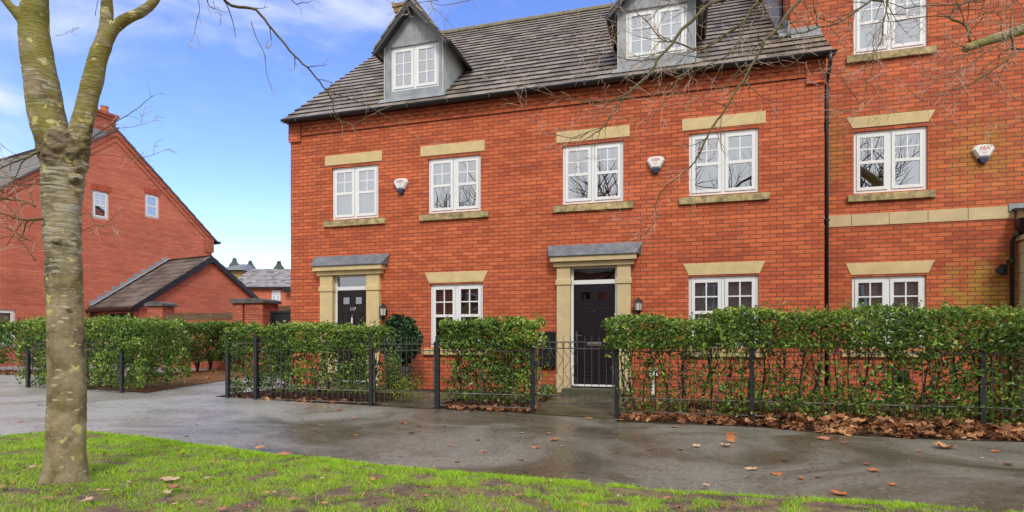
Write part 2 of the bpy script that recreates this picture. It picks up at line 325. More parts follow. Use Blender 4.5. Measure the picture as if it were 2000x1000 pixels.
def bark_mat():
    m = bpy.data.materials.new('plane_bark'); m.use_nodes = True; t = m.node_tree; L = t.links; b = t.nodes['Principled BSDF']
    c = N(t, 'ShaderNodeTexCoord'); s = N(t, 'ShaderNodeSeparateXYZ'); L.new(c.outputs['Object'], s.inputs[0])
    n1 = N(t, 'ShaderNodeTexNoise', i={'Scale': 5.0, 'Detail': 9.0, 'Roughness': .7}); L.new(c.outputs['Object'], n1.inputs['Vector'])
    r1 = ramp(t, [(.32, (.085, .062, .032)), (.42, (.17, .14, .070)), (.50, (.28, .23, .13)), (.62, (.40, .33, .20)), (.75, (.48, .42, .28))]); L.new(n1.outputs['Fac'], r1.inputs[0])
    # horizontal pale streaks on the upper trunk
    mp_ = N(t, 'ShaderNodeMapping', i={'Scale': (5, 5, 30)}); L.new(c.outputs['Object'], mp_.inputs[0])
    n2 = N(t, 'ShaderNodeTexNoise', i={'Scale': 1.6, 'Detail': 6.0, 'Roughness': .6, 'Distortion': .5}); L.new(mp_.outputs[0], n2.inputs['Vector'])
    hz = N(t, 'ShaderNodeMapRange', i={'From Min': 1.25, 'From Max': 1.75, 'To Min': -.14, 'To Max': .10}); L.new(s.outputs['Z'], hz.inputs[0])
    hz2 = N(t, 'ShaderNodeMapRange', i={'From Min': 2.45, 'From Max': 2.9, 'To Min': .0, 'To Max': -.05}); L.new(s.outputs['Z'], hz2.inputs[0])
    ad = N(t, 'ShaderNodeMath', operation='ADD'); L.new(n2.outputs['Fac'], ad.inputs[0]); L.new(hz.outputs[0], ad.inputs[1])
    ad2 = N(t, 'ShaderNodeMath', operation='ADD'); L.new(ad.outputs[0], ad2.inputs[0]); L.new(hz2.outputs[0], ad2.inputs[1])
    q = N(t, 'ShaderNodeMapRange', i={'From Min': .58, 'From Max': .68, 'To Max': .8}); L.new(ad2.outputs[0], q.inputs[0])
    x1 = N(t, 'ShaderNodeMix', data_type='RGBA'); x1.inputs['B'].default_value = (.50, .48, .38, 1); L.new(q.outputs[0], x1.inputs['Factor']); L.new(r1.outputs[0], x1.inputs['A'])
    # olive algae high on the limbs
    n3 = N(t, 'ShaderNodeTexNoise', i={'Scale': 3.0, 'Detail': 6.0, 'Roughness': .65}); L.new(c.outputs['Object'], n3.inputs['Vector'])
    g1 = N(t, 'ShaderNodeMapRange', i={'From Min': 1.5, 'From Max': 3.0, 'To Min': -.08, 'To Max': .08}); L.new(s.outputs['Z'], g1.inputs[0])
    g2 = N(t, 'ShaderNodeMath', operation='ADD'); L.new(n3.outputs['Fac'], g2.inputs[0]); L.new(g1.outputs[0], g2.inputs[1])
    g3 = N(t, 'ShaderNodeMapRange', i={'From Min': .50, 'From Max': .64, 'To Max': .85}); L.new(g2.outputs[0], g3.inputs[0])
    x2 = N(t, 'ShaderNodeMix', data_type='RGBA'); x2.inputs['B'].default_value = (.24, .22, .035, 1); L.new(g3.outputs[0], x2.inputs['Factor']); L.new(x1.outputs['Result'], x2.inputs['A'])
    # lichen spots
    v = N(t, 'ShaderNodeTexVoronoi', i={'Scale': 14.0, 'Randomness': 1.0})
    nn = N(t, 'ShaderNodeTexNoise', i={'Scale': 24.0, 'Detail': 3.0}); L.new(c.outputs['Object'], nn.inputs['Vector'])
    va = N(t, 'ShaderNodeVectorMath', operation='MULTIPLY_ADD', i={1: (.10, .10, .10)}); L.new(nn.outputs['Color'], va.inputs[0]); L.new(c.outputs['Object'], va.inputs[2]); L.new(va.outputs[0], v.inputs['Vector'])
    sc3 = N(t, 'ShaderNodeSeparateColor'); L.new(v.outputs['Color'], sc3.inputs[0])
    th = N(t, 'ShaderNodeMapRange', i={'From Min': .66, 'From Max': 1.0, 'To Min': .05, 'To Max': .52}); L.new(sc3.outputs[0], th.inputs[0])
    ls = N(t, 'ShaderNodeMath', operation='LESS_THAN'); L.new(v.outputs['Distance'], ls.inputs[0]); L.new(th.outputs[0], ls.inputs[1])
    x3 = N(t, 'ShaderNodeMix', data_type='RGBA'); x3.inputs['B'].default_value = (.58, .52, .20, 1); L.new(ls.outputs[0], x3.inputs['Factor']); L.new(x2.outputs['Result'], x3.inputs['A'])
    # small pale flecks, longer than high
    mf = N(t, 'ShaderNodeMapping', i={'Scale': (1, 1, 2.6)}); L.new(c.outputs['Object'], mf.inputs[0])
    vf = N(t, 'ShaderNodeTexVoronoi', i={'Scale': 15.0}); L.new(mf.outputs[0], vf.inputs['Vector'])
    sf = N(t, 'ShaderNodeSeparateColor'); L.new(vf.outputs['Color'], sf.inputs[0])
    tf = N(t, 'ShaderNodeMapRange', i={'From Min': .45, 'From Max': 1.0, 'To Max': .34}); L.new(sf.outputs[2], tf.inputs[0])
    lf_ = N(t, 'ShaderNodeMath', operation='LESS_THAN'); L.new(vf.outputs['Distance'], lf_.inputs[0]); L.new(tf.outputs[0], lf_.inputs[1])
    lg_ = N(t, 'ShaderNodeMath', operation='MULTIPLY', i={1: .6}); L.new(lf_.outputs[0], lg_.inputs[0])
    xf = N(t, 'ShaderNodeMix', data_type='RGBA'); xf.inputs['B'].default_value = (.60, .56, .40, 1); L.new(lg_.outputs[0], xf.inputs['Factor']); L.new(x3.outputs['Result'], xf.inputs['A'])
    x3 = xf
    # dark scars
    v2 = N(t, 'ShaderNodeTexVoronoi', i={'Scale': 8.0}); va2 = N(t, 'ShaderNodeVectorMath', operation='MULTIPLY_ADD', i={1: (.09, .09, .05)}); L.new(n1.outputs['Color'], va2.inputs[0]); L.new(c.outputs['Object'], va2.inputs[2]); L.new(va2.outputs[0], v2.inputs['Vector'])
    sc4 = N(t, 'ShaderNodeSeparateColor'); L.new(v2.outputs['Color'], sc4.inputs[0])
    th2 = N(t, 'ShaderNodeMapRange', i={'From Min': .68, 'From Max': 1.0, 'To Max': .30}); L.new(sc4.outputs[1], th2.inputs[0])
    l2 = N(t, 'ShaderNodeMath', operation='LESS_THAN'); L.new(v2.outputs['Distance'], l2.inputs[0]); L.new(th2.outputs[0], l2.inputs[1])
    l3 = N(t, 'ShaderNodeMath', operation='MULTIPLY', i={1: .75}); L.new(l2.outputs[0], l3.inputs[0])
    x4 = N(t, 'ShaderNodeMix', data_type='RGBA'); x4.inputs['B'].default_value = (.045, .030, .018, 1); L.new(l3.outputs[0], x4.inputs['Factor']); L.new(x3.outputs['Result'], x4.inputs['A'])
    # rugged dark burr under the fork and by the old wounds
    zd = N(t, 'ShaderNodeMath', operation='SUBTRACT', i={1: FORKZ}); L.new(s.outputs['Z'], zd.inputs[0])
    za_ = N(t, 'ShaderNodeMath', operation='ABSOLUTE'); L.new(zd.outputs[0], za_.inputs[0])
    zm = N(t, 'ShaderNodeMapRange', i={'From Min': .30, 'From Max': .06, 'To Min': -.3, 'To Max': .13}); L.new(za_.outputs[0], zm.inputs[0])
    n6 = N(t, 'ShaderNodeTexNoise', i={'Scale': 13.0, 'Detail': 8.0, 'Roughness': .7, 'Distortion': 1.2}); L.new(c.outputs['Object'], n6.inputs['Vector'])
    z2_ = N(t, 'ShaderNodeMath', operation='ADD'); L.new(n6.outputs['Fac'], z2_.inputs[0]); L.new(zm.outputs[0], z2_.inputs[1])
    z3_ = N(t, 'ShaderNodeMapRange', i={'From Min': .50, 'From Max': .64, 'To Max': .65}); L.new(z2_.outputs[0], z3_.inputs[0])
    x5 = N(t, 'ShaderNodeMix', data_type='RGBA'); x5.inputs['B'].default_value = (.075, .045, .020, 1); L.new(z3_.outputs[0], x5.inputs['Factor']); L.new(x4.outputs['Result'], x5.inputs['A'])
    z4_ = N(t, 'ShaderNodeMapRange', i={'From Min': .42, 'From Max': .36, 'To Max': .7}); L.new(n6.outputs['Fac'], z4_.inputs[0])
    z5_ = N(t, 'ShaderNodeMapRange', i={'From Min': .34, 'From Max': .20}); L.new(za_.outputs[0], z5_.inputs[0])
    z6_ = N(t, 'ShaderNodeMath', operation='MULTIPLY'); L.new(z4_.outputs[0], z6_.inputs[0]); L.new(z5_.outputs[0], z6_.inputs[1])
    x6 = N(t, 'ShaderNodeMix', data_type='RGBA'); x6.inputs['B'].default_value = (.46, .36, .10, 1); L.new(z6_.outputs[0], x6.inputs['Factor']); L.new(x5.outputs['Result'], x6.inputs['A'])
    x4 = x6
    L.new(x4.outputs['Result'], b.inputs['Base Color']); b.inputs['Roughness'].default_value = .75; b.inputs['Specular IOR Level'].default_value = .3
    hq = N(t, 'ShaderNodeMapRange', i={'From Min': 1.2, 'From Max': 1.8, 'To Min': .15, 'To Max': .9}); L.new(s.outputs['Z'], hq.inputs[0])
    hh = N(t, 'ShaderNodeMath', operation='MULTIPLY_ADD'); L.new(hq.outputs[0], hh.inputs[1]); L.new(n2.outputs['Fac'], hh.inputs[0]); L.new(n1.outputs['Fac'], hh.inputs[2])
    bp = N(t, 'ShaderNodeBump', i={'Strength': 1.0, 'Distance': .018}); L.new(hh.outputs[0], bp.inputs['Height']); L.new(bp.outputs[0], b.inputs['Normal'])
    return m
BARK = bark_mat()
TWIG = leaf_mat('twig_bark', (.10, .08, .035), (.16, .13, .055), (.60, .43, .34), .6, 0, .3)
STEM = mat('hedge_stem', (.07, .05, .035), .8, .3, var=.3, vscale=20)

def tarmac_mat():
    m = bpy.data.materials.new('wet_tarmac'); m.use_nodes = True; t = m.node_tree; L = t.links; b = t.nodes['Principled BSDF']
    c = N(t, 'ShaderNodeTexCoord')
    n1 = N(t, 'ShaderNodeTexNoise', i={'Scale': .62, 'Detail': 7.0, 'Roughness': .62, 'Distortion': .8}); L.new(c.outputs['Object'], n1.inputs['Vector'])
    n2 = N(t, 'ShaderNodeTexNoise', i={'Scale': 26.0, 'Detail': 6.0, 'Roughness': .8}); L.new(c.outputs['Object'], n2.inputs['Vector'])
    r = ramp(t, [(.34, (.070, .060, .040)), (.48, (.115, .103, .078)), (.64, (.20, .185, .155))]); L.new(n1.outputs['Fac'], r.inputs[0])
    gr = N(t, 'ShaderNodeMapRange', i={'From Min': .3, 'From Max': .7, 'To Min': .42, 'To Max': 1.6}); L.new(n2.outputs['Fac'], gr.inputs[0])
    # pale sky reflection on the wet surface, painted into the colour towards the driveway
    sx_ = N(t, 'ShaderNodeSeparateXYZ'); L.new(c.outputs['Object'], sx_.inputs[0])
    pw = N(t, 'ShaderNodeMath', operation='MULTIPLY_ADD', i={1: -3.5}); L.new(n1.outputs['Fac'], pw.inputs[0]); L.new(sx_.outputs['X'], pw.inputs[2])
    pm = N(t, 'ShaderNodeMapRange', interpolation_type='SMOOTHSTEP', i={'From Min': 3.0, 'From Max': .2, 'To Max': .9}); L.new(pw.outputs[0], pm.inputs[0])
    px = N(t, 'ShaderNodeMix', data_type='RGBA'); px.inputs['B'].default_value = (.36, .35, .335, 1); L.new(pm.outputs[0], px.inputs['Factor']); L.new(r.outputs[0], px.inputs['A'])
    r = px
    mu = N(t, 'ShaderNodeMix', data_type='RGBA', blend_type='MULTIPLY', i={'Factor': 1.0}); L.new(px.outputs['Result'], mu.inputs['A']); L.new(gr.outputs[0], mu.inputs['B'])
    # pale grit
    v = N(t, 'ShaderNodeTexVoronoi', i={'Scale': 20.0}); L.new(c.outputs['Object'], v.inputs['Vector'])
    s = N(t, 'ShaderNodeSeparateColor'); L.new(v.outputs['Color'], s.inputs[0])
    th = N(t, 'ShaderNodeMapRange', i={'From Min': .72, 'From Max': 1.0, 'To Max': .22}); L.new(s.outputs[0], th.inputs[0])
    ls = N(t, 'ShaderNodeMath', operation='LESS_THAN'); L.new(v.outputs['Distance'], ls.inputs[0]); L.new(th.outputs[0], ls.inputs[1])
    l5 = N(t, 'ShaderNodeMath', operation='MULTIPLY', i={1: .8}); L.new(ls.outputs[0], l5.inputs[0])
    x = N(t, 'ShaderNodeMix', data_type='RGBA'); x.inputs['B'].default_value = (.36, .29, .18, 1); L.new(l5.outputs[0], x.inputs['Factor']); L.new(mu.outputs['Result'], x.inputs['A'])
    # cracks
    wv = N(t, 'ShaderNodeTexVoronoi', feature='DISTANCE_TO_EDGE', i={'Scale': .33})
    nw = N(t, 'ShaderNodeTexNoise', i={'Scale': 3.0, 'Detail': 5.0}); L.new(c.outputs['Object'], nw.inputs['Vector'])
    vw = N(t, 'ShaderNodeVectorMath', operation='MULTIPLY_ADD', i={1: (.5, .5, 0)}); L.new(nw.outputs['Color'], vw.inputs[0]); L.new(c.outputs['Object'], vw.inputs[2]); L.new(vw.outputs[0], wv.inputs['Vector'])
    lc = N(t, 'ShaderNodeMath', operation='LESS_THAN', i={1: .0009}); L.new(wv.outputs['Distance'], lc.inputs[0])
    lcm = N(t, 'ShaderNodeMath', operation='MULTIPLY', i={1: .8}); L.new(lc.outputs[0], lcm.inputs[0])
    x2 = N(t, 'ShaderNodeMix', data_type='RGBA'); x2.inputs['B'].default_value = (.012, .012, .009, 1); L.new(lcm.outputs[0], x2.inputs['Factor']); L.new(x.outputs['Result'], x2.inputs['A'])
    L.new(x2.outputs['Result'], b.inputs['Base Color'])
    rr = N(t, 'ShaderNodeMapRange', interpolation_type='SMOOTHSTEP', i={'From Min': .40, 'From Max': .60, 'To Min': .27, 'To Max': .58}); L.new(n1.outputs['Fac'], rr.inputs[0]); L.new(rr.outputs[0], b.inputs['Roughness'])
    b.inputs['Specular IOR Level'].default_value = .75
    b.inputs['Coat Weight'].default_value = .25; b.inputs['Coat Roughness'].default_value = .34
    nb = N(t, 'ShaderNodeMath', operation='MULTIPLY_ADD', i={1: .0, 2: .0}); L.new(n2.outputs['Fac'], nb.inputs[0])
    bs = N(t, 'ShaderNodeMapRange', i={'From Min': .40, 'From Max': .60, 'To Min': .10, 'To Max': .5}); L.new(n1.outputs['Fac'], bs.inputs[0])
    bp = N(t, 'ShaderNodeBump', i={'Distance': .004}); L.new(bs.outputs[0], bp.inputs['Strength']); L.new(n2.outputs['Fac'], bp.inputs['Height']); L.new(bp.outputs[0], b.inputs['Normal'])
    return m
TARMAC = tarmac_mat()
def lawn_mat():
    m = bpy.data.materials.new('lawn_earth'); m.use_nodes = True; t = m.node_tree; L = t.links; b = t.nodes['Principled BSDF']
    c = N(t, 'ShaderNodeTexCoord'); n = N(t, 'ShaderNodeTexNoise', i={'Scale': 7.0, 'Detail': 9.0, 'Roughness': .7}); L.new(c.outputs['Object'], n.inputs['Vector'])
    r = ramp(t, [(.35, (.075, .048, .036)), (.5, (.19, .125, .085)), (.62, (.26, .22, .08)), (.75, (.16, .20, .03))]); L.new(n.outputs['Fac'], r.inputs[0]); L.new(r.outputs[0], b.inputs['Base Color'])
    b.inputs['Roughness'].default_value = .9
    n2 = N(t, 'ShaderNodeTexNoise', i={'Scale': 45.0, 'Detail': 5.0}); L.new(c.outputs['Object'], n2.inputs['Vector'])
    bp = N(t, 'ShaderNodeBump', i={'Strength': 1.0, 'Distance': .03}); L.new(n2.outputs['Fac'], bp.inputs['Height']); L.new(bp.outputs[0], b.inputs['Normal'])
    return m
LAWN = lawn_mat()
# ------------------------------------------------------------ ground
def grid_sheet(x0, x1, y0, y1, nx, ny, zf):
    m = MB(); vs = [(x0+(x1-x0)*i/nx, y0+(y1-y0)*j/ny) for j in range(ny+1) for i in range(nx+1)]
    m.add([(x, y, zf(x, y)) for x, y in vs], [(j*(nx+1)+i, j*(nx+1)+i+1, (j+1)*(nx+1)+i+1, (j+1)*(nx+1)+i) for j in range(ny) for i in range(nx)])
    return m
def hyp(x):                                                  # fall of the street, flattening far away
    return gz(max(-12.0, x))
struct('ground', grid_sheet(-320, 320, -320, 320, 64, 64, lambda x, y: hyp(x) - .06), mat('far_ground', (.07, .08, .04), .9, .2, var=.4, vscale=.2))
def pave_z(x, y): return hyp(x) + .006*math.sin(x*1.3+.4)*math.sin(y*1.7) 
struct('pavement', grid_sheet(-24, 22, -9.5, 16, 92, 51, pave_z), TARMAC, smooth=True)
def poly_sheet(name, pts, zf, m, dz, cut=.4, kind='structure'):
    import bmesh
    bm = bmesh.new(); bm.faces.new([bm.verts.new((x, y, 0)) for x, y in pts])
    for ax in (0, 1):
        lo = min(p[ax] for p in pts); hi = max(p[ax] for p in pts); k = lo + cut
        while k < hi:
            nrm = (1, 0, 0) if ax == 0 else (0, 1, 0); c0 = (k, 0, 0) if ax == 0 else (0, k, 0)
            bmesh.ops.bisect_plane(bm, geom=bm.verts[:]+bm.edges[:]+bm.faces[:], plane_co=c0, plane_no=nrm); k += cut
    bmesh.ops.triangulate(bm, faces=bm.faces[:])
    for v in bm.verts: v.co.z = zf(v.co.x, v.co.y) + dz
    me = bpy.data.meshes.new(name); bm.to_mesh(me); bm.free(); me.materials.append(m)
    if me.polygons and me.polygons[0].normal.z < 0: me.flip_normals()
    me.polygons.foreach_set('use_smooth', [True]*len(me.polygons))
    o = bpy.data.objects.new(name, me); col.objects.link(o); o['kind'] = kind; return o
# lawn: edge measured along the tarmac
LE = [(-30, -9.2), (-6, -8.9), (-1.5, -7.9), (.9, -7.25), (1.83, -6.97), (2.14, -6.33), (3.17, -6.40), (4.19, -6.56), (4.92, -6.70), (5.44, -6.68), (6.12, -6.78), (7.2, -6.76), (7.8, -6.74), (8.38, -6.80), (8.91, -6.79), (9.41, -6.77), (10.0, -6.76), (10.6, -6.80), (12.5, -6.9), (20, -7.2), (30, -7.4)]
def lawn_edge(x):
    for (a, ya), (b, yb) in zip(LE, LE[1:]):
        if a <= x <= b: return ya + (yb-ya)*(x-a)/(b-a)
    return -7.3
def lawn_z(x, y):
    d = max(0, lawn_edge(x) - y)
    return pave_z(x, y) + min(.05, d*.25) + .03*noise.noise(Vector((x*1.1, y*1.1, 0)))*min(1, d*2) + .012*noise.noise(Vector((x*6, y*6, 3)))*min(1, d*3)
edge = []
for (a, ya), (b, yb) in zip(LE, LE[1:]):
    n = max(1, int((b-a)/.09)) if -2 < a < 13 else 1
    for i in range(n):
        x = a+(b-a)*i/n; edge.append((x, ya+(yb-ya)*i/n + (.03*noise.noise(Vector((x*5, 0, 0))) if n > 1 else 0)))
edge.append(LE[-1])
poly_sheet('lawn', edge + [(30, -18), (-30, -18)], lambda x, y: lawn_z(x, y) if -3 < x < 14 and y > -11 else hyp(x)+.05, LAWN, .006, .22)
struct('road', grid_sheet(-60, 60, -30, -18, 40, 2, lambda x, y: hyp(x)-.05), mat('road_asphalt', (.05, .05, .05), .5, .5, bump=.3, var=.3, vscale=1))
# front garden soil and paths
def bed_front(x): return float(np.interp(x, [7.62, 7.66, 8.6, 9.5, 10.2, 11.1, 12.1, 18], [-2.9, -3.25, -3.2, -3.28, -3.62, -3.7, -3.6, -3.5]))
def bed_k(x, y): return max(0.0, min(1.0, (y-bed_front(x)-.02)/.35))
def bed_z(x, y): return pave_z(x, y) + .004 + bed_k(x, y)*(.02 + .02*noise.noise(Vector((x*2, y*2, 1))))
def path_z(x, y): return pave_z(x, y) + .008 + .042*bed_k(x, y)
poly_sheet('garden_soil', [(.6, -2.85), (7.62, -2.85), (7.66, -3.25), (8.6, -3.2), (9.5, -3.28), (10.2, -3.62), (11.1, -3.7), (12.1, -3.6), (18, -3.5), (18, .8), (.6, .8)], bed_z, SOIL, .0, .15)
poly_sheet('garden_path', [(3.85, -2.93), (4.8, -2.93), (4.8, -1.0), (2.6, -1.0), (2.6, .0), (1.0, .0), (1.0, -1.3), (3.85, -1.5)], path_z, PAVE, .0, .15)
poly_sheet('garden_path', [(6.42, -2.95), (7.6, -2.95), (7.6, .0), (6.15, .0)], path_z, PAVE, .0, .15)
poly_sheet('verge_soil', [(-1.1, -2.7), (-1.95, .2), (-2.8, 3.0), (-3.9, 3.4), (-5.4, 3.4), (-4.9, -.8), (-4.0, -2.5)], pave_z, mat('leafy_soil', (.20, .10, .045), .9, .2, bump=1, bscale=40, var=.5, vscale=9), .012, .3)
poly_sheet('bright_road', [(-22, 9), (-6.6, 9), (-5.5, 4.6), (-4.95, 1.2), (-5.0, -.4), (-22, -1)], pave_z, mat('pale_paving', (.34, .33, .32), .5, .4, var=.15, vscale=.6), .014, 1.0)
b_ = MB(); b_.box(6.32, -.42, .05, 7.42, -.02, .185); struct('step', b_, PAVE)
b_ = MB(); b_.box(1.05, -.42, .05, 2.05, -.02, .20); struct('step', b_, PAVE)

# ------------------------------------------------------------ walls, windows, doors
def wall(mb, x0, x1, z0, z1, y, holes, reveal=.11, mi=0):
    xs = sorted({x0, x1, *[h[0] for h in holes], *[h[1] for h in holes]}); zs = sorted({z0, z1, *[h[2] for h in holes], *[h[3] for h in holes]})
    xs = [x for x in xs if x0 <= x <= x1]; zs = [z for z in zs if z0 <= z <= z1]
    for a, b in zip(xs, xs[1:]):
        for c, d in zip(zs, zs[1:]):
            cx, cz = (a+b)/2, (c+d)/2
            if any(h[0] < cx < h[1] and h[2] < cz < h[3] for h in holes): continue
            mb.add([(a, y, c), (b, y, c), (b, y, d), (a, y, d)], [(0, 1, 2, 3)], mi)
    for a, b, c, d in holes:
        q = y + reveal
        mb.add([(a, y, c), (a, q, c), (a, q, d), (a, y, d), (b, y, c), (b, q, c), (b, q, d), (b, y, d)],
               [(0, 3, 2, 1), (4, 5, 6, 7), (0, 1, 5, 4), (3, 7, 6, 2)], mi)
def glass_rects(z0, z1, style):
    if style == 'dorm': return None
def make_window(th, x0, x1, z0, z1, y, style='cas', inside='curtain', label=None, fr=None, sill=None, sw=.18, head=True):
    """two-light casement window; y is the wall face, the frame sits 45 mm back"""
    fy = y + .045; F = .05; m = MB()
    m.box(x0, fy, z0, x0+F, fy+.07, z1); m.box(x1-F, fy, z0, x1, fy+.07, z1)
    m.box(x0+F, fy, z1-F, x1-F, fy+.07, z1); m.box(x0+F, fy, z0, x1-F, fy+.07, z0+F)
    xm = (x0+x1)/2
    if style in ('cas', 'dorm'): m.box(xm-.028, fy+.003, z0+F, xm+.028, fy+.07, z1-F)
    m.box(x0-.0, fy-.035, z0-.028, x1+.0, fy+.05, z0-.001)                 # projecting white cill
    if head: m.box(x0-.0, fy-.012, z1+.001, x1+.0, fy+.06, z1+.03)
    w_ = th.part('window', m, fr or UPVC, .004, label=label)
    lights = [(x0+F, xm-.028), (xm+.028, x1-F)] if style in ('cas', 'dorm') else [(x0+F, x1-F)]
    for a, b in lights:
        c = MB(); S = .058; cy = fy - .016; a0, b0, c0, d0 = a+.004, b-.004, z0+F+.004, z1-F-.004
        c.box(a0, cy, c0, a0+S, cy+.05, d0); c.box(b0-S, cy, c0, b0, cy+.05, d0)
        c.box(a0+S, cy, d0-S, b0-S, cy+.05, d0); c.box(a0+S, cy, c0, b0-S, cy+.05, c0+S)
        gx0, gx1, gz0, gz1 = a0+S, b0-S, c0+S, d0-S; mx = (gx0+gx1)/2; gy = cy+.012; g = .0125
        if style == 'dorm':
            c.box(mx-g, gy-.004, gz0, mx+g, gy+.02, gz1)
            for k in (1, 2): zz = gz0+(gz1-gz0)*k/3; c.box(gx0, gy-.002, zz-g, gx1, gy+.018, zz+g)
        elif style == 'cas':
            zt = gz0+(gz1-gz0)*.50; c.box(gx0, cy+.001, zt-.028, gx1, cy+.049, zt+.028)
            c.box(mx-g, gy-.004, zt+.028, mx+g, gy+.02, gz1); zz = (zt+.028+gz1)/2; c.box(gx0, gy-.002, zz-g, gx1, gy+.018, zz+g)
        elif style == 'small':
            zt = gz0+(gz1-gz0)*.48; c.box(gx0, cy+.001, zt-.03, gx1, cy+.049, zt+.03)
            c.box(mx-g, gy-.004, zt, mx+g, gy+.02, gz1); zz = (zt+gz1)/2; c.box(gx0, gy-.002, zz-g, gx1, gy+.018, zz+g)
        elif style == 'plain':
            zt = gz0+(gz1-gz0)*.5; c.box(gx0, cy+.001, zt-.03, gx1, cy+.049, zt+.03)
        sub(w_, 'casement', c, fr or UPVC, .003)
        pn = MB(); pn.add([(gx0-.01, gy+.006, gz0-.01), (gx1+.01, gy+.006, gz0-.01), (gx1+.01, gy+.006, gz1+.01), (gx0-.01, gy+.006, gz1+.01)], [(0, 1, 2, 3)])
        sub(w_, 'pane', pn, GLASSL if z0 < 2 else GLASS)
    if sill is not None:
        s_ = MB(); s_.box(x0-sw, y-.055, z0-.155, x1+sw, y+.044, z0-.030); sub(w_, 'sill', s_, sill, .006)
    # room behind: open-fronted box, and what hangs in it
    sp_ = .0 if style == 'dorm' else .45; r = MB(); X0, X1, Z0, Z1, Y0, Y1 = x0-.02, x1+.02, z0-.02, z1+.02, fy+.072, fy+(.45 if style == 'dorm' else 1.6)
    r.add([(X0,Y0,Z0),(X1,Y0,Z0),(X1,Y0,Z1),(X0,Y0,Z1),(X0-sp_,Y1,Z0-sp_),(X1+sp_,Y1,Z0-sp_),(X1+sp_,Y1,Z1+sp_*.2),(X0-sp_,Y1,Z1+sp_*.2)],
          [(4,5,6,7),(0,1,5,4),(3,7,6,2),(0,4,7,3),(1,2,6,5)])
    sub(w_, 'room', r, WALLI if inside in ('bare', 'curtain') else DARKI)
    iy = fy + .095
    if inside == 'blind':
        b = MB(); k = z0 + .05
        while k < z1-.04:
            b.add([(x0+.05, iy, k), (x1-.05, iy, k), (x1-.05, iy+.028, k+.030), (x0+.05, iy+.028, k+.030)], [(0,1,2,3)]); k += .048
        for a, bb in lights: b.box((a+bb)/2-.008, iy-.004, z0+.05, (a+bb)/2+.008, iy-.001, z1-.05)
        sub(w_, 'blind', b, BLIND)
    elif inside in ('curtain', 'nets'):
        for (a, bb) in ([(x0+.05, x0+.05+(x1-x0)*.16), (x1-.05-(x1-x0)*.16, x1-.05)] if inside == 'curtain' else [(x0+.05, x1-.05)]):
            b = MB(); n = 26
            vs = []
            for i in range(n+1):
                xx = a+(bb-a)*i/n; yy = iy+.018*math.sin(i*1.9)+.01*math.sin(i*.7)
                vs += [(xx, yy, z0+.05), (xx, yy, z1-.05)]
            b.add(vs, [(2*i, 2*i+2, 2*i+3, 2*i+1) for i in range(n)]); sub(w_, 'curtain', b, CURT, smooth=True)
    elif inside == 'roller':
        b = MB(); b.box(x0+.05, iy, z0+(z1-z0)*.12, x1-.05, iy+.004, z1-.05); sub(w_, 'roller_blind', b, ROLLER)
    return w_
def lintel(th, x0, x1, z0, z1, y, flare=0, m=STONE):
    b = MB(); q = y-.012; p = y+.11
    b.prism([(x0, z0), (x1, z0), (x1+flare, z1), (x0-flare, z1)], q, p); return th.part('lintel', b, m, .004)

def tiles(x0, x1, y0, z0, y1, z1, gauge=.30, wid=.30, holes=(), thick=.028, seed=1, jit=.004):
    """front slope tiles from eave (y0,z0) to ridge (y1,z1)"""
    r = random.Random(seed); S = Vector((0, y1-y0, z1-z0)); L_ = S.length; d = S/L_; nrm = Vector((0, -d.z, d.y)); V = []; rn = []
    rows = int(math.ceil(L_/gauge))
    for i in range(rows):
        s0 = i*gauge; s1 = min(L_, s0+gauge+.03); off = -wid/2 if i % 2 else 0; x = x0+off
        while x < x1-.001:
            a, b = max(x, x0), min(x+wid-.004, x1)
            if b-a > .02:
                j = r.uniform(-jit, jit); lift = thick + .006 + r.uniform(0, jit)
                P = lambda xx, s, h: (xx, y0+d.y*s+nrm.y*h, z0+d.z*s+nrm.z*h)
                tl = .006 + r.uniform(0, .003); c = s0 + j
                t = [P(a, c, lift+r.uniform(0, .003)), P(b, c, lift+r.uniform(0, .003)), P(b, s1, tl), P(a, s1, tl)]
                lo = [P(a, c, .0), P(b, c, .0), P(b, s1, 0), P(a, s1, 0)]
                q = r.random()
                for f in ([t[0], t[1], t[2], t[3]], [lo[0], lo[1], t[1], t[0]], [lo[0], t[0], t[3], lo[3]], [lo[1], lo[2], t[2], t[1]]): V.append(f); rn.append(q if f[0] is t[0] else -1.0)  # tile edges take the darkest tone: row shadow painted in, along with moss
            x += wid
    return np.array(V, dtype=float), np.array(rn)
def roof_part(th, V, rn, m, extra=None, name='roof'):
    if extra:
        V = np.concatenate([V, np.array(extra, dtype=float)]); rn = np.concatenate([rn, np.full(len(extra), .5)])
    return npmesh(name, V, 1, m, th.e, tuple(-th.base), rn)

EZ, RY, RZ = 6.03, 4.95, 10.33        # eave height, ridge depth and height of the terrace
WT = 6.0
def sloped(y): return EZ + (RZ-EZ)*(y+.2)/(RY+.2)
def cornice(th, x0, x1, lend=False, rend=False):
    """proud brick courses with a dentil row under the gutter"""
    b = MB(); a0 = x0+(.30 if lend else 0); a1 = x1-(.30 if rend else 0); zt = WT-.002
    b.box(a0, -.028, zt-.30, a1, -.001, zt-.225)
    b.box(a0, -.014, zt-.225, a1, -.001, zt-.15)
    x = math.floor(a0/.225)*.225
    while x < a1:
        q0, q1 = max(x+.04, a0), min(x+.165, a1)
        if q1-q0 > .03: b.box(q0, -.030, zt-.2248, q1, -.0145, zt-.1502)
        x += .225
    b.box(a0, -.033, zt-.15, a1, -.001, zt)
    if lend: b.box(x0-.02, -.052, zt-.42, x0+.285, -.0015, zt); b.box(x0-.02, -.002, zt-.42, x0+.0, .4, zt)
    if rend: b.box(x1-.285, -.052, zt-.42, x1+.02, -.0015, zt)
    th.part('cornice', b, BR)
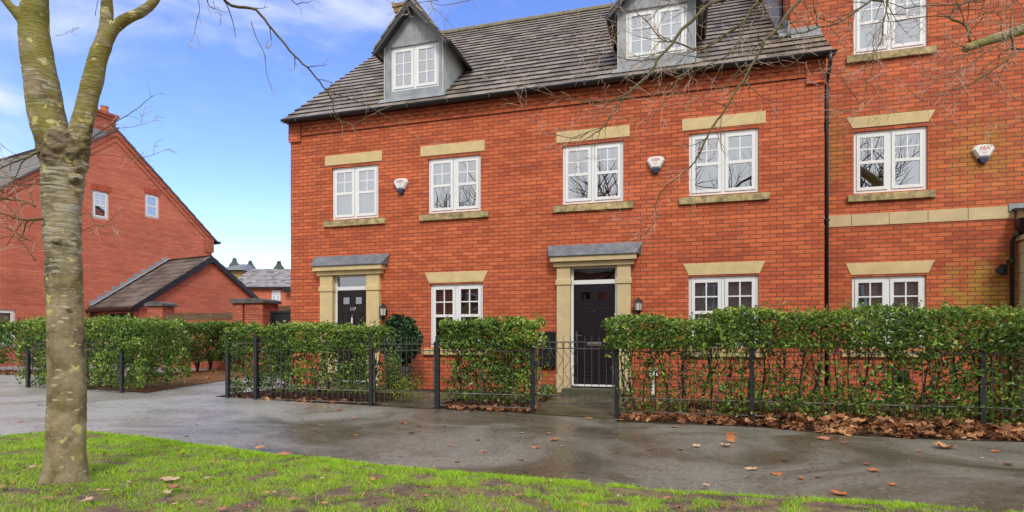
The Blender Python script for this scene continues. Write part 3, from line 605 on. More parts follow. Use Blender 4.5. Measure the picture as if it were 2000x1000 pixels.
def gutter(th, x0, x1, y=-.215, z=5.985):
    b = MB(); n = 10; pr = [(y+.062*math.cos(math.pi+math.pi*i/n), z+.03+.062*math.sin(math.pi+math.pi*i/n)) for i in range(n+1)]
    pin = [(y+.050*math.cos(math.pi+math.pi*i/n), z+.033+.050*math.sin(math.pi+math.pi*i/n)) for i in range(n+1)][::-1]
    b.prismx((pr+pin)[::-1], x0, x1); b.box(x0, -.15, z+.0, x1, -.13, z+.05); b.box(x0, -.129, z+.0, x1, -.036, z+.014)
    x = x0+.4
    while x < x1: b.box(x-.02, y-.068, z-.045, x+.02, y+.068, z+.04); x += .9
    th.part('gutter', b, BLACKP)
def dormer(th, x0, x1, w0, w1, wz0, wz1, inside):
    """gabled dormer flush with the wall: cheeks, panelled front, pitched roof, bargeboards"""
    y0 = .05; zb = 6.235; ze = 7.46; xm = (x0+x1)/2; ap = 8.23; back = lambda z: (z-EZ)/(RZ-EZ)*(RY+.2)-.2
    f = MB(); wall(f, x0, x1, zb, ze, y0, [(w0, w1, wz0, wz1)], .08)
    f.add([(x0, y0, ze), (x1, y0, ze), (xm, y0, ap)], [(0, 1, 2)]); dm = th.part('dormer', f, RENDER_)
    for x, s in ((x0, -1), (x1, 1)):
        c = MB()
        c.add([(x, y0+.001, zb), (x, y0+.001, ze), (x, back(ze), ze), (x, back(zb), zb)], [(0, 1, 2, 3)] if s < 0 else [(3, 2, 1, 0)])
        c.box(min(x, x+s*.02), y0-.02, zb+.02, max(x, x+s*.02), y0+.03, ze)
        sub(dm, 'cheek', c, CHEEK)
    # roof
    ov = .15; fo = -.17; e0, e1 = x0-ov, x1+ov; k = (ap-ze)/(xm-x0); zE = ze-ov*k+.03; zA = ap+.05; T = .05
    r = []; rn = []
    rr = random.Random(int(x0*10))
    for s, ex in ((-1, e0), (1, e1)):
        n = 5
        for i in range(n):
            a = i/n; bq = min(1, (i+1)/n+.03)
            xa = ex+(xm-ex)*a; xb = ex+(xm-ex)*bq; za = zE+(zA-zE)*a+.03; zb_ = zE+(zA-zE)*bq+.005
            yy = fo
            while yy < back(zb_)+.04:
                y2 = min(yy+.3, back(zb_)+.04); q = rr.random()
                pts = [(xa, yy, za+.02), (xa, y2-.004, za+.02), (xb, y2-.004, zb_+.02), (xb, yy, zb_+.02)]
                if s > 0: pts = pts[::-1]
                r.append(pts); rn.append(q); r.append([(xa, yy, za-.015), (xa, y2-.004, za-.015), (xa, y2-.004, za+.02), (xa, yy, za+.02)]); rn.append(q)
                if yy == fo: r.append([(xa, yy, za-.03), (xa, yy, za+.02), (xb, yy, zb_+.02), (xb, yy, zb_-.03)]); rn.append(q)
                yy += .3
        r.append([(ex, fo, zE-.02), (xm, fo, zA-.02), (xm, back(zA)+.05, zA-.02), (ex, back(zE)+.0, zE-.02)]); rn.append(.3)
    o = npmesh('dormer_roof', np.array(r, float), 1, TILE, dm, (0,0,0), np.array(rn))
    rd = MB(); rd.tube([(xm, fo-.01, zA+.02), (xm, back(zA)+.1, zA+.02)], [.075, .075], 8); sub(dm, 'ridge_tile', rd, mat('ridge', (.20, .16, .11), .7, .3, var=.4, vscale=8) if 'ridge' not in MT else MT['ridge'])
    bb = MB()
    for s, ex in ((-1, e0-.02), (1, e1+.02)):
        bb.prism([(ex, zE-.13), (ex, zE+.0), (xm, zA+.0), (xm, zA-.17)] if s < 0 else [(xm, zA-.17), (xm, zA+.0), (ex, zE+.0), (ex, zE-.13)], fo+.012, fo+.045)
        bb.prism([(ex-s*.02, zE-.06), (ex-s*.02, zE-.025), (xm, zA-.045), (xm, zA-.09)] if s < 0 else [(xm, zA-.09), (xm, zA-.045), (ex-s*.02, zE-.025), (ex-s*.02, zE-.06)], fo+.046, y0-.001)
    sub(dm, 'bargeboard', bb, mat('dark_bargeboard', (.055, .058, .066), .5, .4, var=.5, vscale=5) if 'dark_bargeboard' not in MT else MT['dark_bargeboard'])
    for ex, s in ((e0-.05, -1), (e1+.05, 1)):
        g = MB(); n = 8; pr = [(ex+.045*math.cos(math.pi+math.pi*i/n), zE-.03+.045*math.sin(math.pi+math.pi*i/n)) for i in range(n+1)]
        g.prism(pr, fo+.05, back(zE-.05)-.02)
        g.box(ex-.045, back(zE-.05)-.1, zE-.2, ex+.05, back(zE-.05)-.02, zE-.06)
        sub(dm, 'gutter', g, BLACKP)
    ap_ = MB()
    ap_.add([(x0-.10, y0-.012, zb+.075), (x1+.08, y0-.012, zb+.075), (x1+.09, y0-.11, sloped(y0-.11)+.045), (x0-.12, y0-.11, sloped(y0-.11)+.045)], [(0, 3, 2, 1)])
    ap_.box(x0-.02, y0-.012, zb+.0, x1+.02, y0-.002, zb+.075)
    for x in (x0, x1):
        s = -1 if x == x0 else 1
        ap_.add([(x+s*.004, y0, sloped(y0)+.03), (x+s*.004, back(ze), sloped(back(ze))+.03), (x+s*.05, back(ze), sloped(back(ze))+.045), (x+s*.05, y0, sloped(y0)+.045)], [(0, 1, 2, 3)])
    sub(dm, 'lead_apron', ap_, LEADP)
    make_window(th, w0, w1, wz0, wz1, y0, 'dorm', inside)
def door_set(th, cx, w, zt, zl, ztop, wall_y, pil, door_m, number=None):
    """cx centre, w leaf width, zt threshold, zl top of leaf; stone surround; pil=(x outer left, x outer right, stone)"""
    x0, x1 = cx-w/2, cx+w/2; xl, xr, sm = pil; F = .05; iy = wall_y+.02
    for a, b in ((xl, x0-F), (x1+F, xr)):
        p = MB(); p.box(a, wall_y-.10, zt-.06, b, wall_y+.10, 2.53); p.box(a-.02, wall_y-.115, zt-.16, b+.02, wall_y-.001, zt+.20)
        p.box(a-.018, wall_y-.12, 2.18, b+.018, wall_y-.101, 2.285); p.box(a-.018, wall_y-.1005, 2.18, a-.001, wall_y-.002, 2.285); p.box(b+.001, wall_y-.1005, 2.18, b+.018, wall_y-.002, 2.285)
        th.part('pilaster', p, sm, .006)
    e = MB(); e.box(xl-.06, wall_y-.14, 2.531, xr+.06, wall_y+.06, 2.62); e.box(xl-.11, wall_y-.21, 2.621, xr+.11, wall_y+.05, 2.72); th.part('entablature', e, sm, .006)
    c = MB(); q0, q1 = xl-.13, xr+.13; t0, t1 = xl-.20, xr+.22
    c.add([(q0, wall_y-.24, 2.722), (q1, wall_y-.24, 2.722), (q1, wall_y-.24, 2.745), (q0, wall_y-.24, 2.745), (t0, wall_y-.012, 2.965), (t1, wall_y-.012, 2.965), (t0+.05, wall_y-.0, 2.722), (t1-.05, wall_y-.0, 2.722)],
          [(0, 1, 2, 3), (3, 2, 5, 4), (0, 3, 4, 6), (1, 7, 5, 2), (0, 6, 7, 1)]); th.part('canopy', c, LEAD, .004)
    f = MB(); f.box(x0-F, iy, zt-.02, x0-.002, iy+.08, 2.529); f.box(x1+.002, iy, zt-.02, x1+F, iy+.08, 2.529); f.box(x0-.001, iy+.002, zl+.004, x1+.001, iy+.078, zl+.085)
    f.box(x0-.001, iy+.002, 2.50, x1+.001, iy+.078, 2.529); f.box(x0-.001, iy-.03, zt-.035, x1+.001, iy+.08, zt+.0)
    fr = th.part('door_frame', f, UPVC, .003)
    g = MB(); g.add([(x0, iy+.03, zl+.086), (x1, iy+.03, zl+.086), (x1, iy+.03, 2.499), (x0, iy+.03, 2.499)], [(0, 1, 2, 3)]); sub(fr, 'transom_pane', g, GLASSL)
    r = MB(); r.add([(x0, iy+.082, zt), (x1, iy+.082, zt), (x1, iy+.082, 2.52), (x0, iy+.082, 2.52), (x0-.3, iy+1.2, zt), (x1+.3, iy+1.2, zt), (x1+.3, iy+1.2, 2.6), (x0-.3, iy+1.2, 2.6)],
          [(4,5,6,7),(0,1,5,4),(3,7,6,2),(0,4,7,3),(1,2,6,5)]); sub(fr, 'hall', r, DARKI)
    d = MB(); dy = iy+.012; W = w-.01; X0 = x0+.005
    gz0, gz1 = zl-.30, zl-.15; gl = [(X0+W*.17, X0+W*.41), (X0+W*.59, X0+W*.83)]
    wall(d, X0, X0+W, zt+.004, zl-.002, dy, [(a, b, gz0, gz1) for a, b in gl], .03)
    d.add([(X0, dy, zl-.002), (X0+W, dy, zl-.002), (X0+W, dy+.045, zl-.002), (X0, dy+.045, zl-.002)], [(0, 1, 2, 3)])
    dr = th.part('door', d, door_m)
    mo = MB()
    def ring(a, b, c_, e_, t=.02, h=.010):
        mo.box(a, dy-h, c_, b, dy-.001, c_+t); mo.box(a, dy-h, e_-t, b, dy-.001, e_); mo.box(a, dy-h, c_+t, a+t, dy-.001, e_-t); mo.box(b-t, dy-h, c_+t, b, dy-.001, e_-t)
    H = zl-zt
    for a, b in gl:
        ring(a-.02, b+.02, gz0-.02, gz1+.02)
        ring(a-.02, b+.02, zt+H*.44, zt+H*.755); mo.box(a+.03, dy-.007, zt+H*.47, b-.03, dy-.001, zt+H*.725)
        ring(a-.02, b+.02, zt+H*.08, zt+H*.36); mo.box(a+.03, dy-.007, zt+H*.11, b-.03, dy-.001, zt+H*.33)
    sub(dr, 'moulding', mo, door_m, .003)
    for a, b in gl: g = MB(); g.add([(a, dy+.012, gz0), (b, dy+.012, gz0), (b, dy+.012, gz1), (a, dy+.012, gz1)], [(0, 1, 2, 3)]); sub(dr, 'pane', g, GLASSL)
    ha = MB()
    if number:
        k = MB(); k.box(cx-.018, dy-.022, zt+H*.63, cx+.018, dy-.001, zt+H*.69); k.bar((cx, dy-.02, zt+H*.685), (cx, dy-.02, zt+H*.70), .016, .010, 8); sub(dr, 'knocker', k, WHITEP, .006)
        k = MB(); k.bar((cx, dy-.008, zt+H*.72), (cx, dy, zt+H*.72), .010, n=10); sub(dr, 'spyhole', k, CHROME)
        for i, ch in enumerate(number):
            text(ch, .095, (cx-.055+.055*i - (.01 if ch == '7' else 0), dy-.006, zt+H*.775), WHITEP, dr, 'number')
    else:
        k = MB(); k.bar((cx, dy-.008, zt+H*.735), (cx, dy, zt+H*.735), .012, n=10); sub(dr, 'spyhole', k, CHROME)
    ha.box(X0+.035, dy-.012, zt+H*.43, X0+.065, dy-.001, zt+H*.53); ha.bar((X0+.05, dy-.012, zt+H*.49), (X0+.05, dy-.05, zt+H*.49), .009); ha.bar((X0+.045, dy-.05, zt+H*.49), (X0+.16, dy-.05, zt+H*.485), .009)
    sub(dr, 'handle', ha, CHROME, smooth=False)
    lb = MB(); lb.box(cx-.14, dy-.012, zt+H*.385, cx+.14, dy-.001, zt+H*.42); lb.box(cx-.12, dy-.018, zt+H*.391, cx+.12, dy-.0125, zt+H*.414); sub(dr, 'letterbox', lb, CHROME, .002)
def text(s, size, loc, m, parent, name, ext=.003, rot=(R(90), 0, 0), align='LEFT'):
    cu = bpy.data.curves.new('t', 'FONT'); cu.body = s; cu.size = size; cu.extrude = ext; cu.align_x = align
    o = bpy.data.objects.new('t', cu); col.objects.link(o); dg = bpy.context.evaluated_depsgraph_get()
    me = bpy.data.meshes.new_from_object(o.evaluated_get(dg)); bpy.data.objects.remove(o)
    me.name = name; me.materials.clear(); me.materials.append(m)
    q = bpy.data.objects.new(name, me); col.objects.link(q)
    q.parent = parent; q.location = loc; q.rotation_euler = rot; return q

# ---- house number 117 (x 0 to 5.44)
A = Thing('terraced_house', (2.7, 0, .05), 'red brick terraced house with door number 117 and sandstone door surround', 'house')
SP = 5.44; HD = 9.9
win = lambda a: (a[0], a[1], a[2], a[3])
W1 = (1.07, 2.222, 3.765, 4.915); W2 = (3.39, 4.56, 3.765, 4.915); W3 = (6.26, 7.443, 3.765, 4.915); W4 = (8.635, 9.83, 3.765, 4.915)
W5 = (3.437, 4.608, .955, 2.275); W6 = (8.63, 9.83, .955, 2.275)
b = MB(); wall(b, 0, SP, -.05, WT, 0, [W1, W2, W5, (1.14, 1.98, -.05, 2.53)])
b.add([(0, 0, -.05), (0, HD, -.05), (0, HD, WT), (0, RY, RZ-.12), (0, 0, WT)], [(0, 4, 3, 2, 1)])
b.add([(0, HD, -.05), (SP, HD, -.05), (SP, HD, WT), (0, HD, WT)], [(0, 3, 2, 1)])
A.part('wall', b, BR)
cornice(A, 0, SP, lend=True)
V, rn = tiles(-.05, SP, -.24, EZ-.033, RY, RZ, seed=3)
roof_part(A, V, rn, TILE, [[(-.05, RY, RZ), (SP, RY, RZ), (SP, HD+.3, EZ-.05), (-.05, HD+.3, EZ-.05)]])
rg = MB(); x = -.05
while x < SP-.01: rg.tube([(x+.004, RY, RZ-.02), (min(x+.45, SP), RY, RZ-.02)], [.11, .115], 10); x += .45
A.part('ridge', rg, mat('ridge', (.22, .19, .13), .7, .3, var=.4, vscale=8))
vg = MB(); vg.prismx([(-.26, EZ-.09), (RY, RZ-.075), (RY, RZ-.015), (-.26, EZ-.045)][::-1], -.045, .0); A.part('verge', vg, MORTARG)
gutter(A, -.06, SP)
dormer(A, 2.36, 3.70, 2.485, 3.61, 6.455, 7.405, 'curtain')
for q, ins in ((W1, 'nets'), (W2, 'curtain')):
    make_window(A, *q, 0, 'cas', ins, sill=SILL); lintel(A, q[0]-.17, q[1]+.09, 4.975, 5.195, 0)
make_window(A, *W5, 0, 'cas', 'blind', sill=STONE, sw=.15); lintel(A, W5[0]-.02, W5[1]+.01, 2.302, 2.525, 0, .10)
door_set(A, 1.565, .735, .235, 2.20, 0, 0, (.83, 2.29, STONE), DOORM, '117')
# ---- right hand house of the pair
B = Thing('terraced_house', (8.1, 0, .05), 'red brick terraced house with plain black door between sandstone pilasters', 'house')
b = MB(); wall(b, SP, 10.88, -.05, WT, 0, [W3, W4, W6, (6.42, 7.34, -.05, 2.53)])
b.add([(10.88, 0, -.05), (10.88, .699, -.05), (10.88, .699, 6.6), (10.88, 0, WT)], [(0, 1, 2, 3)])
b.add([(10.88, .699, -.05), (10.46, .699, -.05), (10.46, HD, -.05), (SP, HD, -.05), (SP, HD, WT), (10.46, HD, WT), (10.46, .699, 6.6), (10.88, .699, 6.6)], [(0, 1, 6, 7), (1, 2, 5, 6), (2, 3, 4, 5)])
B.part('wall', b, BR)
cornice(B, SP, 10.88, rend=True)
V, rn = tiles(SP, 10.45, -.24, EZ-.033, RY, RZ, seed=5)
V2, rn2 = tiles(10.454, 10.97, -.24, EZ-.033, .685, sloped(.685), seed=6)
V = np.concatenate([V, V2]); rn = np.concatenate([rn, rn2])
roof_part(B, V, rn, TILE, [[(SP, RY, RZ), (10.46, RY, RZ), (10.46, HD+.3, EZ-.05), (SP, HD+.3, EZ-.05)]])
rg = MB(); x = SP
while x < 10.4: rg.tube([(x+.004, RY, RZ-.02), (min(x+.45, 10.46), RY, RZ-.02)], [.11, .115], 10); x += .45
B.part('ridge', rg, MT['ridge'])
gutter(B, SP, 11.02)
dormer(B, 7.345, 8.74, 7.48, 8.61, 6.475, 7.40, 'roller')
for q, ins in ((W3, 'bare'), (W4, 'bare')):
    make_window(B, *q, 0, 'cas', ins, sill=SILL); lintel(B, q[0]-.12, q[1]+.115, 4.98, 5.197, 0)
make_window(B, *W6, 0, 'cas', 'roller', sill=SILL, sw=.13); lintel(B, W6[0], W6[1]+.01, 2.302, 2.52, 0, .10)
door_set(B, 6.88, .80, .245, 2.19, 0, 0, (6.165, 7.585, STONE2), DOORP)
fl = MB()
fl.box(10.46, .66, sloped(.66)+.02, 10.97, .698, sloped(.68)+.16)
fl.add([(10.46, .50, sloped(.50)+.05), (10.97, .50, sloped(.50)+.05), (10.97, .67, sloped(.67)+.05), (10.46, .67, sloped(.67)+.05)], [(0, 1, 2, 3)])
yy = .70
while yy < RY:
    fl.box(10.425, yy, sloped(yy)+.03, 10.458, yy+.215, sloped(yy+.2)+.15)
    fl.add([(10.28, yy, sloped(yy)+.045), (10.44, yy, sloped(yy)+.045), (10.44, yy+.22, sloped(yy+.22)+.045), (10.28, yy+.22, sloped(yy+.22)+.045)], [(0, 1, 2, 3)])
    yy += .222
B.part('flashing', fl, LEADP)

# ---- taller house, set back .7 m
Y3 = .70
C3 = Thing('tall_brick_house', (13.5, Y3, .05), 'three storey red brick house with sandstone band and algae stained bricks', 'house')
W7 = (11.49, 12.66, .955, 2.26); W8 = (11.518, 12.68, 3.775, 4.90); W9 = (11.515, 12.68, 6.31, 7.45); W0 = (15.2, 16.4, 3.775, 4.90)
b = MB(); wall(b, 10.46, 18.5, -.05, 9.2, Y3, [W7, W8, W9, W0])
b.add([(10.46, Y3, 6.0), (10.46, 9.9, 6.0), (10.46, 9.9, 9.2), (10.46, 5.3, 13.0), (10.46, Y3, 9.2)], [(0, 4, 3, 2, 1)])
b.add([(18.5, Y3, -.05), (18.5, 9.9, -.05), (18.5, 9.9, 9.2), (18.5, 5.3, 13.0), (18.5, Y3, 9.2)], [(0, 1, 2, 3, 4)])
b.add([(10.46, 9.9, -.05), (18.5, 9.9, -.05), (18.5, 9.9, 9.2), (10.46, 9.9, 9.2)], [(0, 3, 2, 1)])
C3.part('wall', b, BR2)
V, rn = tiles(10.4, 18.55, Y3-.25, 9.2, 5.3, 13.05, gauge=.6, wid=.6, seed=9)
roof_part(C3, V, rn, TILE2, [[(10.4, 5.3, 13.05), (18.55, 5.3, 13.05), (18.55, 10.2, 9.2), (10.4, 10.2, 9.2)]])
make_window(C3, *W7, Y3, 'cas', 'nets', sill=SILL); lintel(C3, 11.47, 12.69, 2.295, 2.512, Y3, .09)
make_window(C3, *W8, Y3, 'cas', 'bare', sill=SILL, sw=.11); lintel(C3, 11.50, 12.69, 4.965, 5.17, Y3, .105)
make_window(C3, *W9, Y3, 'cas', 'nets', sill=SILL, sw=.12); lintel(C3, 11.50, 12.69, 7.51, 7.72, Y3, .105)
make_window(C3, *W0, Y3, 'cas', 'bare', sill=SILL, sw=.11)
bn = MB(); x = 11.0 - .12
while x < 13.95:
    x2 = min(x+.60, 13.95); bn.box(x+.004, Y3-.014, 3.185, x2-.004, Y3-.001, 3.40); x += .60
C3.part('stone_band', bn, STONE2, .003)
rp = MB(); rp.tube([(10.40, 1.3, 9.0), (10.40, 1.3, sloped(1.3)+.16), (10.36, 1.3, sloped(1.3)+.06)], [.035]*3, 8); rp.box(10.37, 1.25, 7.35, 10.459, 1.35, 7.39)
C3.part('roof_downpipe', rp, BLACKP, smooth=False)
# stone bay at the edge
D3 = Thing('stone_porch', (15, .0, .05), 'sandstone block porch with tiled lean-to roof at the end of the brick wall', 'porch')
pb = MB(); zz = .0
while zz < 2.78:
    z2 = min(zz+.32, 2.78); pb.box(14.0, -.45, zz+.004, 16.6, Y3-.002, z2-.004); zz += .32
pb.box(14.015, -.435, 0, 16.58, Y3-.004, 2.78); D3.part('wall', pb, STONE2, .004)
pc = MB(); pc.box(13.96, -.50, 2.785, 16.68, Y3-.003, 2.86); D3.part('cornice', pc, STONE2, .01)
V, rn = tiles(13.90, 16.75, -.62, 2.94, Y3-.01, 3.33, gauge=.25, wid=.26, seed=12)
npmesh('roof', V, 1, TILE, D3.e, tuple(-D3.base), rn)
pf = MB(); pf.prismx([(-.56, 2.865), (Y3-.003, 2.865), (Y3-.003, 3.315), (-.56, 2.93)], 13.98, 16.7); D3.part('gable', pf, STONE2)
pl = MB(); pl.box(13.86, Y3-.035, 3.30, 16.6, Y3-.0155, 3.43); D3.part('flashing', pl, LEADP)

# ---- downpipes
def downpipe(pts, label, hopper=None, brackets=(), yb=0):
    t = Thing('downpipe', pts[-1], label, 'drainpipe'); m = MB(); m.tube(pts, [.034]*len(pts), 12); t.part('pipe', m, BLACKP, smooth=True)
    for z in brackets:
        k = MB(); p = pts[-1]; k.lathe([(.042, -.02), (.042, .02)], (p[0], p[1], z), 12); k.box(p[0]-.05, p[1]+.0, z-.012, p[0]+.05, yb-.001, z+.012); t.part('bracket', k, BLACKP)
    if hopper:
        k = MB(); x, y, z = hopper; k.box(x-.11, y-.09, z, x+.11, y+.09, z+.14); k.prism([(x-.10, z), (x-.04, z-.12), (x+.04, z-.12), (x+.10, z)], y-.08, y+.08); t.part('hopper', k, BLACKP, .005)
    return t
downpipe([(10.93, -.25, 5.99), (10.93, -.20, 5.78), (10.935, .06, 5.62), (10.935, .06, 5.45), (10.935, .06, .12)], 'tall black downpipe in the corner where the two brick fronts meet', brackets=(4.9, 3.2, 1.6), yb=.69)
downpipe([(13.95, .52, 2.92), (13.90, .56, 2.86), (13.885, .62, 2.78), (13.885, .62, .1)], 'short black downpipe below a hopper beside the sandstone porch', hopper=(14.00, .50, 3.0), brackets=(2.45, 1.4), yb=Y3)

# ---- chimney behind the dormer: belongs to the end house
ch = MB(); ch.box(.20, RY-.30, 9.6, .74, RY+.30, 11.05); ch.box(.15, RY-.35, 11.05, .79, RY+.35, 11.18); ch.box(.11, RY-.39, 11.18, .83, RY+.39, 11.27)
c_ = A.part('chimney', ch, YBRICK)
cp = MB(); cp.lathe([(.12, 0), (.10, .35), (.13, .38)], (.60, RY, 11.27), 14); sub(c_, 'chimney_pot', cp, CLAY)

# ------------------------------------------------------------ left neighbour frame (turned 10.7 degrees)
FL = Matrix.Translation((CAM.x, CAM.y, 0)) @ Matrix.Rotation(R(-10.7), 4, 'Z')
class LT(Thing):
    def __init__(s, name, base, label, cat, group=None): super().__init__(name, base, label, cat, group, FL)
def wallx(mb, x, y0, y1, z0, z1, holes, reveal=.09, top=None):
    """wall facing +x with holes (y0,y1,z0,z1)"""
    ys = sorted({y0, y1, *[h[0] for h in holes], *[h[1] for h in holes]}); zs = sorted({z0, z1, *[h[2] for h in holes], *[h[3] for h in holes]})
    for a, b in zip(ys, ys[1:]):
        for c, d in zip(zs, zs[1:]):
            cy, cz = (a+b)/2, (c+d)/2
            if any(h[0] < cy < h[1] and h[2] < cz < h[3] for h in holes): continue
            mb.add([(x, a, c), (x, b, c), (x, b, d), (x, a, d)], [(0, 1, 2, 3)])
    for a, b, c, d in holes:
        q = x-reveal; mb.add([(x, a, c), (q, a, c), (q, a, d), (x, a, d), (x, b, c), (q, b, c), (q, b, d), (x, b, d)], [(0, 1, 2, 3), (4, 7, 6, 5), (0, 4, 5, 1), (3, 2, 6, 7)])
def turn_window(th, x, y0, y1, z0, z1, style, **k):
    """window facing +x: built facing -y in a helper frame then turned"""
    w_ = make_window(th, 0, y1-y0, z0, z1, 0, style, 'nets', **k)
    M = Matrix.Translation((x, y0, 0)) @ Matrix.Rotation(R(90), 4, 'Z')
    w_.data.transform(M)
    for c in w_.children: c.data.transform(M)
    return w_
LX = -22.2; N0, N1, NM = 8.27, 15.85, 12.06; LE_, LA = 5.33, 8.62
E1 = LT('gabled_house', (LX-4, NM, .1), 'orange brick house end with two small white windows under its gable', 'house')
b = MB()
hs_ = [(11.29, 11.84, 5.40, 6.37), (13.09, 13.64, 5.77, 6.66), (8.05, 9.1, .9, 2.07)]
wallx(b, LX, N0, N1, -.1, 5.33, [(8.35, 9.1, .9, 2.07)])
def gable_cells():
    z0 = 5.33; hs2 = hs_[:2]
    ys = sorted({N0, N1, NM, *[h[0] for h in hs2], *[h[1] for h in hs2], *np.arange(N0, N1, .25)})
    H = lambda y: LE_ + (LA-LE_)*(1-abs(y-NM)/(NM-N0))
    for a, c in zip(ys, ys[1:]):
        hh = [h for h in hs2 if h[0] < (a+c)/2 < h[1]]
        if hh: h = hh[0]; segs = [(z0, z0, h[2], h[2]), (h[3], h[3], H(a), H(c))]
        else: segs = [(z0, z0, H(a), H(c))]
        for (p, q, r_, s_) in segs: b.add([(LX, a, p), (LX, c, q), (LX, c, s_), (LX, a, r_)], [(0, 1, 2, 3)])
gable_cells()
for h in hs_[:2]:
    q = LX-.09; a, c, d, e = h; b.add([(LX, a, d), (q, a, d), (q, a, e), (LX, a, e), (LX, c, d), (q, c, d), (q, c, e), (LX, c, e)], [(0, 1, 2, 3), (4, 7, 6, 5), (0, 4, 5, 1), (3, 2, 6, 7)])
b.add([(LX, N0, -.1), (LX-9, N0, -.1), (LX-9, N0, LE_), (LX, N0, LE_)], [(0, 3, 2, 1)]); b.add([(LX, N1, -.1), (LX-9, N1, -.1), (LX-9, N1, LE_), (LX, N1, LE_)], [(0, 1, 2, 3)])
E1.part('wall', b, BR3)
vb = MB()
for s, y in ((-1, N0), (1, N1)):
    pts = [(y+s*.05, LE_-.10), (NM, LA-.13-.0), (NM, LA+.10), (y+s*.05, LE_+.12)]
    vb.prismx(pts if s < 0 else pts[::-1], LX+.001, LX+.035)
    vb.box(LX+.001, y-s*.35, LE_-.55, LX+.05, y+s*.06, LE_-.02) 
    pts = [(y+s*.05, LE_-.30), (NM, LA-.36), (NM, LA-.29), (y+s*.05, LE_-.23)]; vb.prismx(pts if s < 0 else pts[::-1], LX+.001, LX+.02)
E1.part('verge_course', vb, BR4)
rf = []
for s, y in ((-1, N0-.25), (1, N1+.25)):
    n = 12; ze = LE_-.10
    for i in range(n):
        a, c = i/n, (i+1)/n+.02; ya, yc = y+(NM-y)*a, y+(NM-y)*c; za, zc = ze+(LA+.12-ze)*a+.05, ze+(LA+.12-ze)*c+.02
        pts = [(LX-9, ya, za), (LX+.07, ya, za), (LX+.07, yc, zc), (LX-9, yc, zc)]
        rf.append(pts if s < 0 else pts[::-1]); rf.append([(LX-9, ya, za-.05), (LX+.07, ya, za-.05), (LX+.07, ya, za), (LX-9, ya, za)])
        rf.append([(LX+.07, ya, za-.07), (LX+.07, yc, zc-.07), (LX+.07, yc, zc), (LX+.07, ya, za)])
npmesh('roof', np.array(rf, float), 1, TILE2, E1.e, tuple(-E1.base), np.random.default_rng(2).random(len(rf)))
gu = MB(); gu.tube([(LX+.12, N1+.28, LE_-.10), (LX-9, N1+.28, LE_-.10)], [.06, .06], 8); E1.part('gutter', gu, BLACKP)
turn_window(E1, LX, *hs_[0], 'small', label='small white window with glazing bars'); turn_window(E1, LX, *hs_[1], 'plain'); turn_window(E1, LX, 8.35, 9.1, .9, 2.07, 'plain')
for h in hs_[:2]:
    arc = MB(); y = h[0]-.04
    while y < h[1]+.04: arc.box(LX+.001, y, h[3]+.01, LX+.008, y+.058, h[3]+.22); y += .075
    E1.part('soldier_arch', arc, MT.get('arch_brick') or mat('arch_brick', (.50, .10, .05), .8, .3, var=.4, vscale=12))
ch = MB(); ch.box(LX-.75, 11.25, 8.0, LX-.08, 12.12, 9.05); ch.box(LX-.79, 11.21, 9.05, LX-.04, 12.16, 9.16); ch.box(LX-.83, 11.17, 9.16, LX+.0, 12.2, 9.25)
c_ = E1.part('chimney', ch, BR4)
lf = MB(); lf.box(LX-.77, 11.23, 8.2, LX-.06, 12.14, 8.55); sub(c_, 'flashing', lf, LEADP)
cp = MB(); cp.lathe([(.13, 0), (.12, .28), (.14, .30)], (LX-.4, 11.55, 9.25), 14); cp.lathe([(.13, 0), (.12, .28), (.14, .30)], (LX-.4, 11.9, 9.25), 14); sub(c_, 'chimney_pot', cp, CLAY)
# house beyond it with the slate coloured roof
E2 = LT('brick_house', (-31, 6, .1), 'brick house with a long dark roof beyond the gabled house, half behind the trunk', 'house')
b = MB(); b.box(-34.5, 1, -.1, -28.4, 13.5, 5.2); E2.part('wall', b, BR3)
rf = []
n = 11
for i in range(n):
    a, c = i/n, (i+1)/n+.02; xa, xc = -28.0-3.4*a, -28.0-3.4*c; za, zc = 5.35+3.55*a+.05, 5.35+3.55*c+.02
    rf.append([(xa, 14, za), (xc, 14, zc), (xc, .5, zc), (xa, .5, za)][::-1]); rf.append([(xa, .5, za-.05), (xa, 14, za-.05), (xa, 14, za), (xa, .5, za)])
rf.append([(-31.4, 14, 8.95), (-35, 14, 5.3), (-35, .5, 5.3), (-31.4, .5, 8.95)]); rf.append([(-28, .5, 5.3), (-31.4, .5, 8.9), (-31.4, .5, 8.9), (-35, .5, 5.3)])
npmesh('roof', np.array(rf, float), 1, TILE3, E2.e, tuple(-E2.base), np.random.default_rng(3).random(len(rf)))
ch = MB(); ch.box(-31.8, 10.4, 8.6, -31.0, 11.3, 9.35); E2.part('chimney', ch, BR4)
# garage
GX = -19.6; g0, g1, gm = 11.38, 16.55, 13.95
G = LT('garage', (GX-1.2, gm, .1), 'low brick garage with black bargeboards and dark tiled roof', 'garage')
b = MB(); b.add([(GX, g0, -.1), (GX, g1, -.1), (GX, g1, 2.28), (GX, gm, 4.13), (GX, g0, 2.28)], [(0, 1, 2, 3, 4)])
b.add([(GX, g0, 2.02), (LX, g0, 2.02), (LX, g0, 2.28), (GX, g0, 2.28)], [(0, 3, 2, 1)][::-1]); b.add([(GX, g0, -.1), (GX-.35, g0, -.1), (GX-.35, g0, 2.02), (GX, g0, 2.02)], [(0, 3, 2, 1)])
b.add([(LX, g0, -.1), (LX+.42, g0, -.1), (LX+.42, g0, 2.02), (LX, g0, 2.02)], [(0, 1, 2, 3)]); b.box(LX+.42, g0+.001, 2.02, GX-.35, g0+.3, 2.06)
b.box(GX-.37, g0+.002, -.1, GX-.351, g0+.3, 2.02)
G.part('wall', b, BR3)
gd = MB(); gd.box(LX+.42, g0+.25, -.1, GX-.37, g0+.29, 2.02)
G.part('garage_door', gd, DARKGATE)
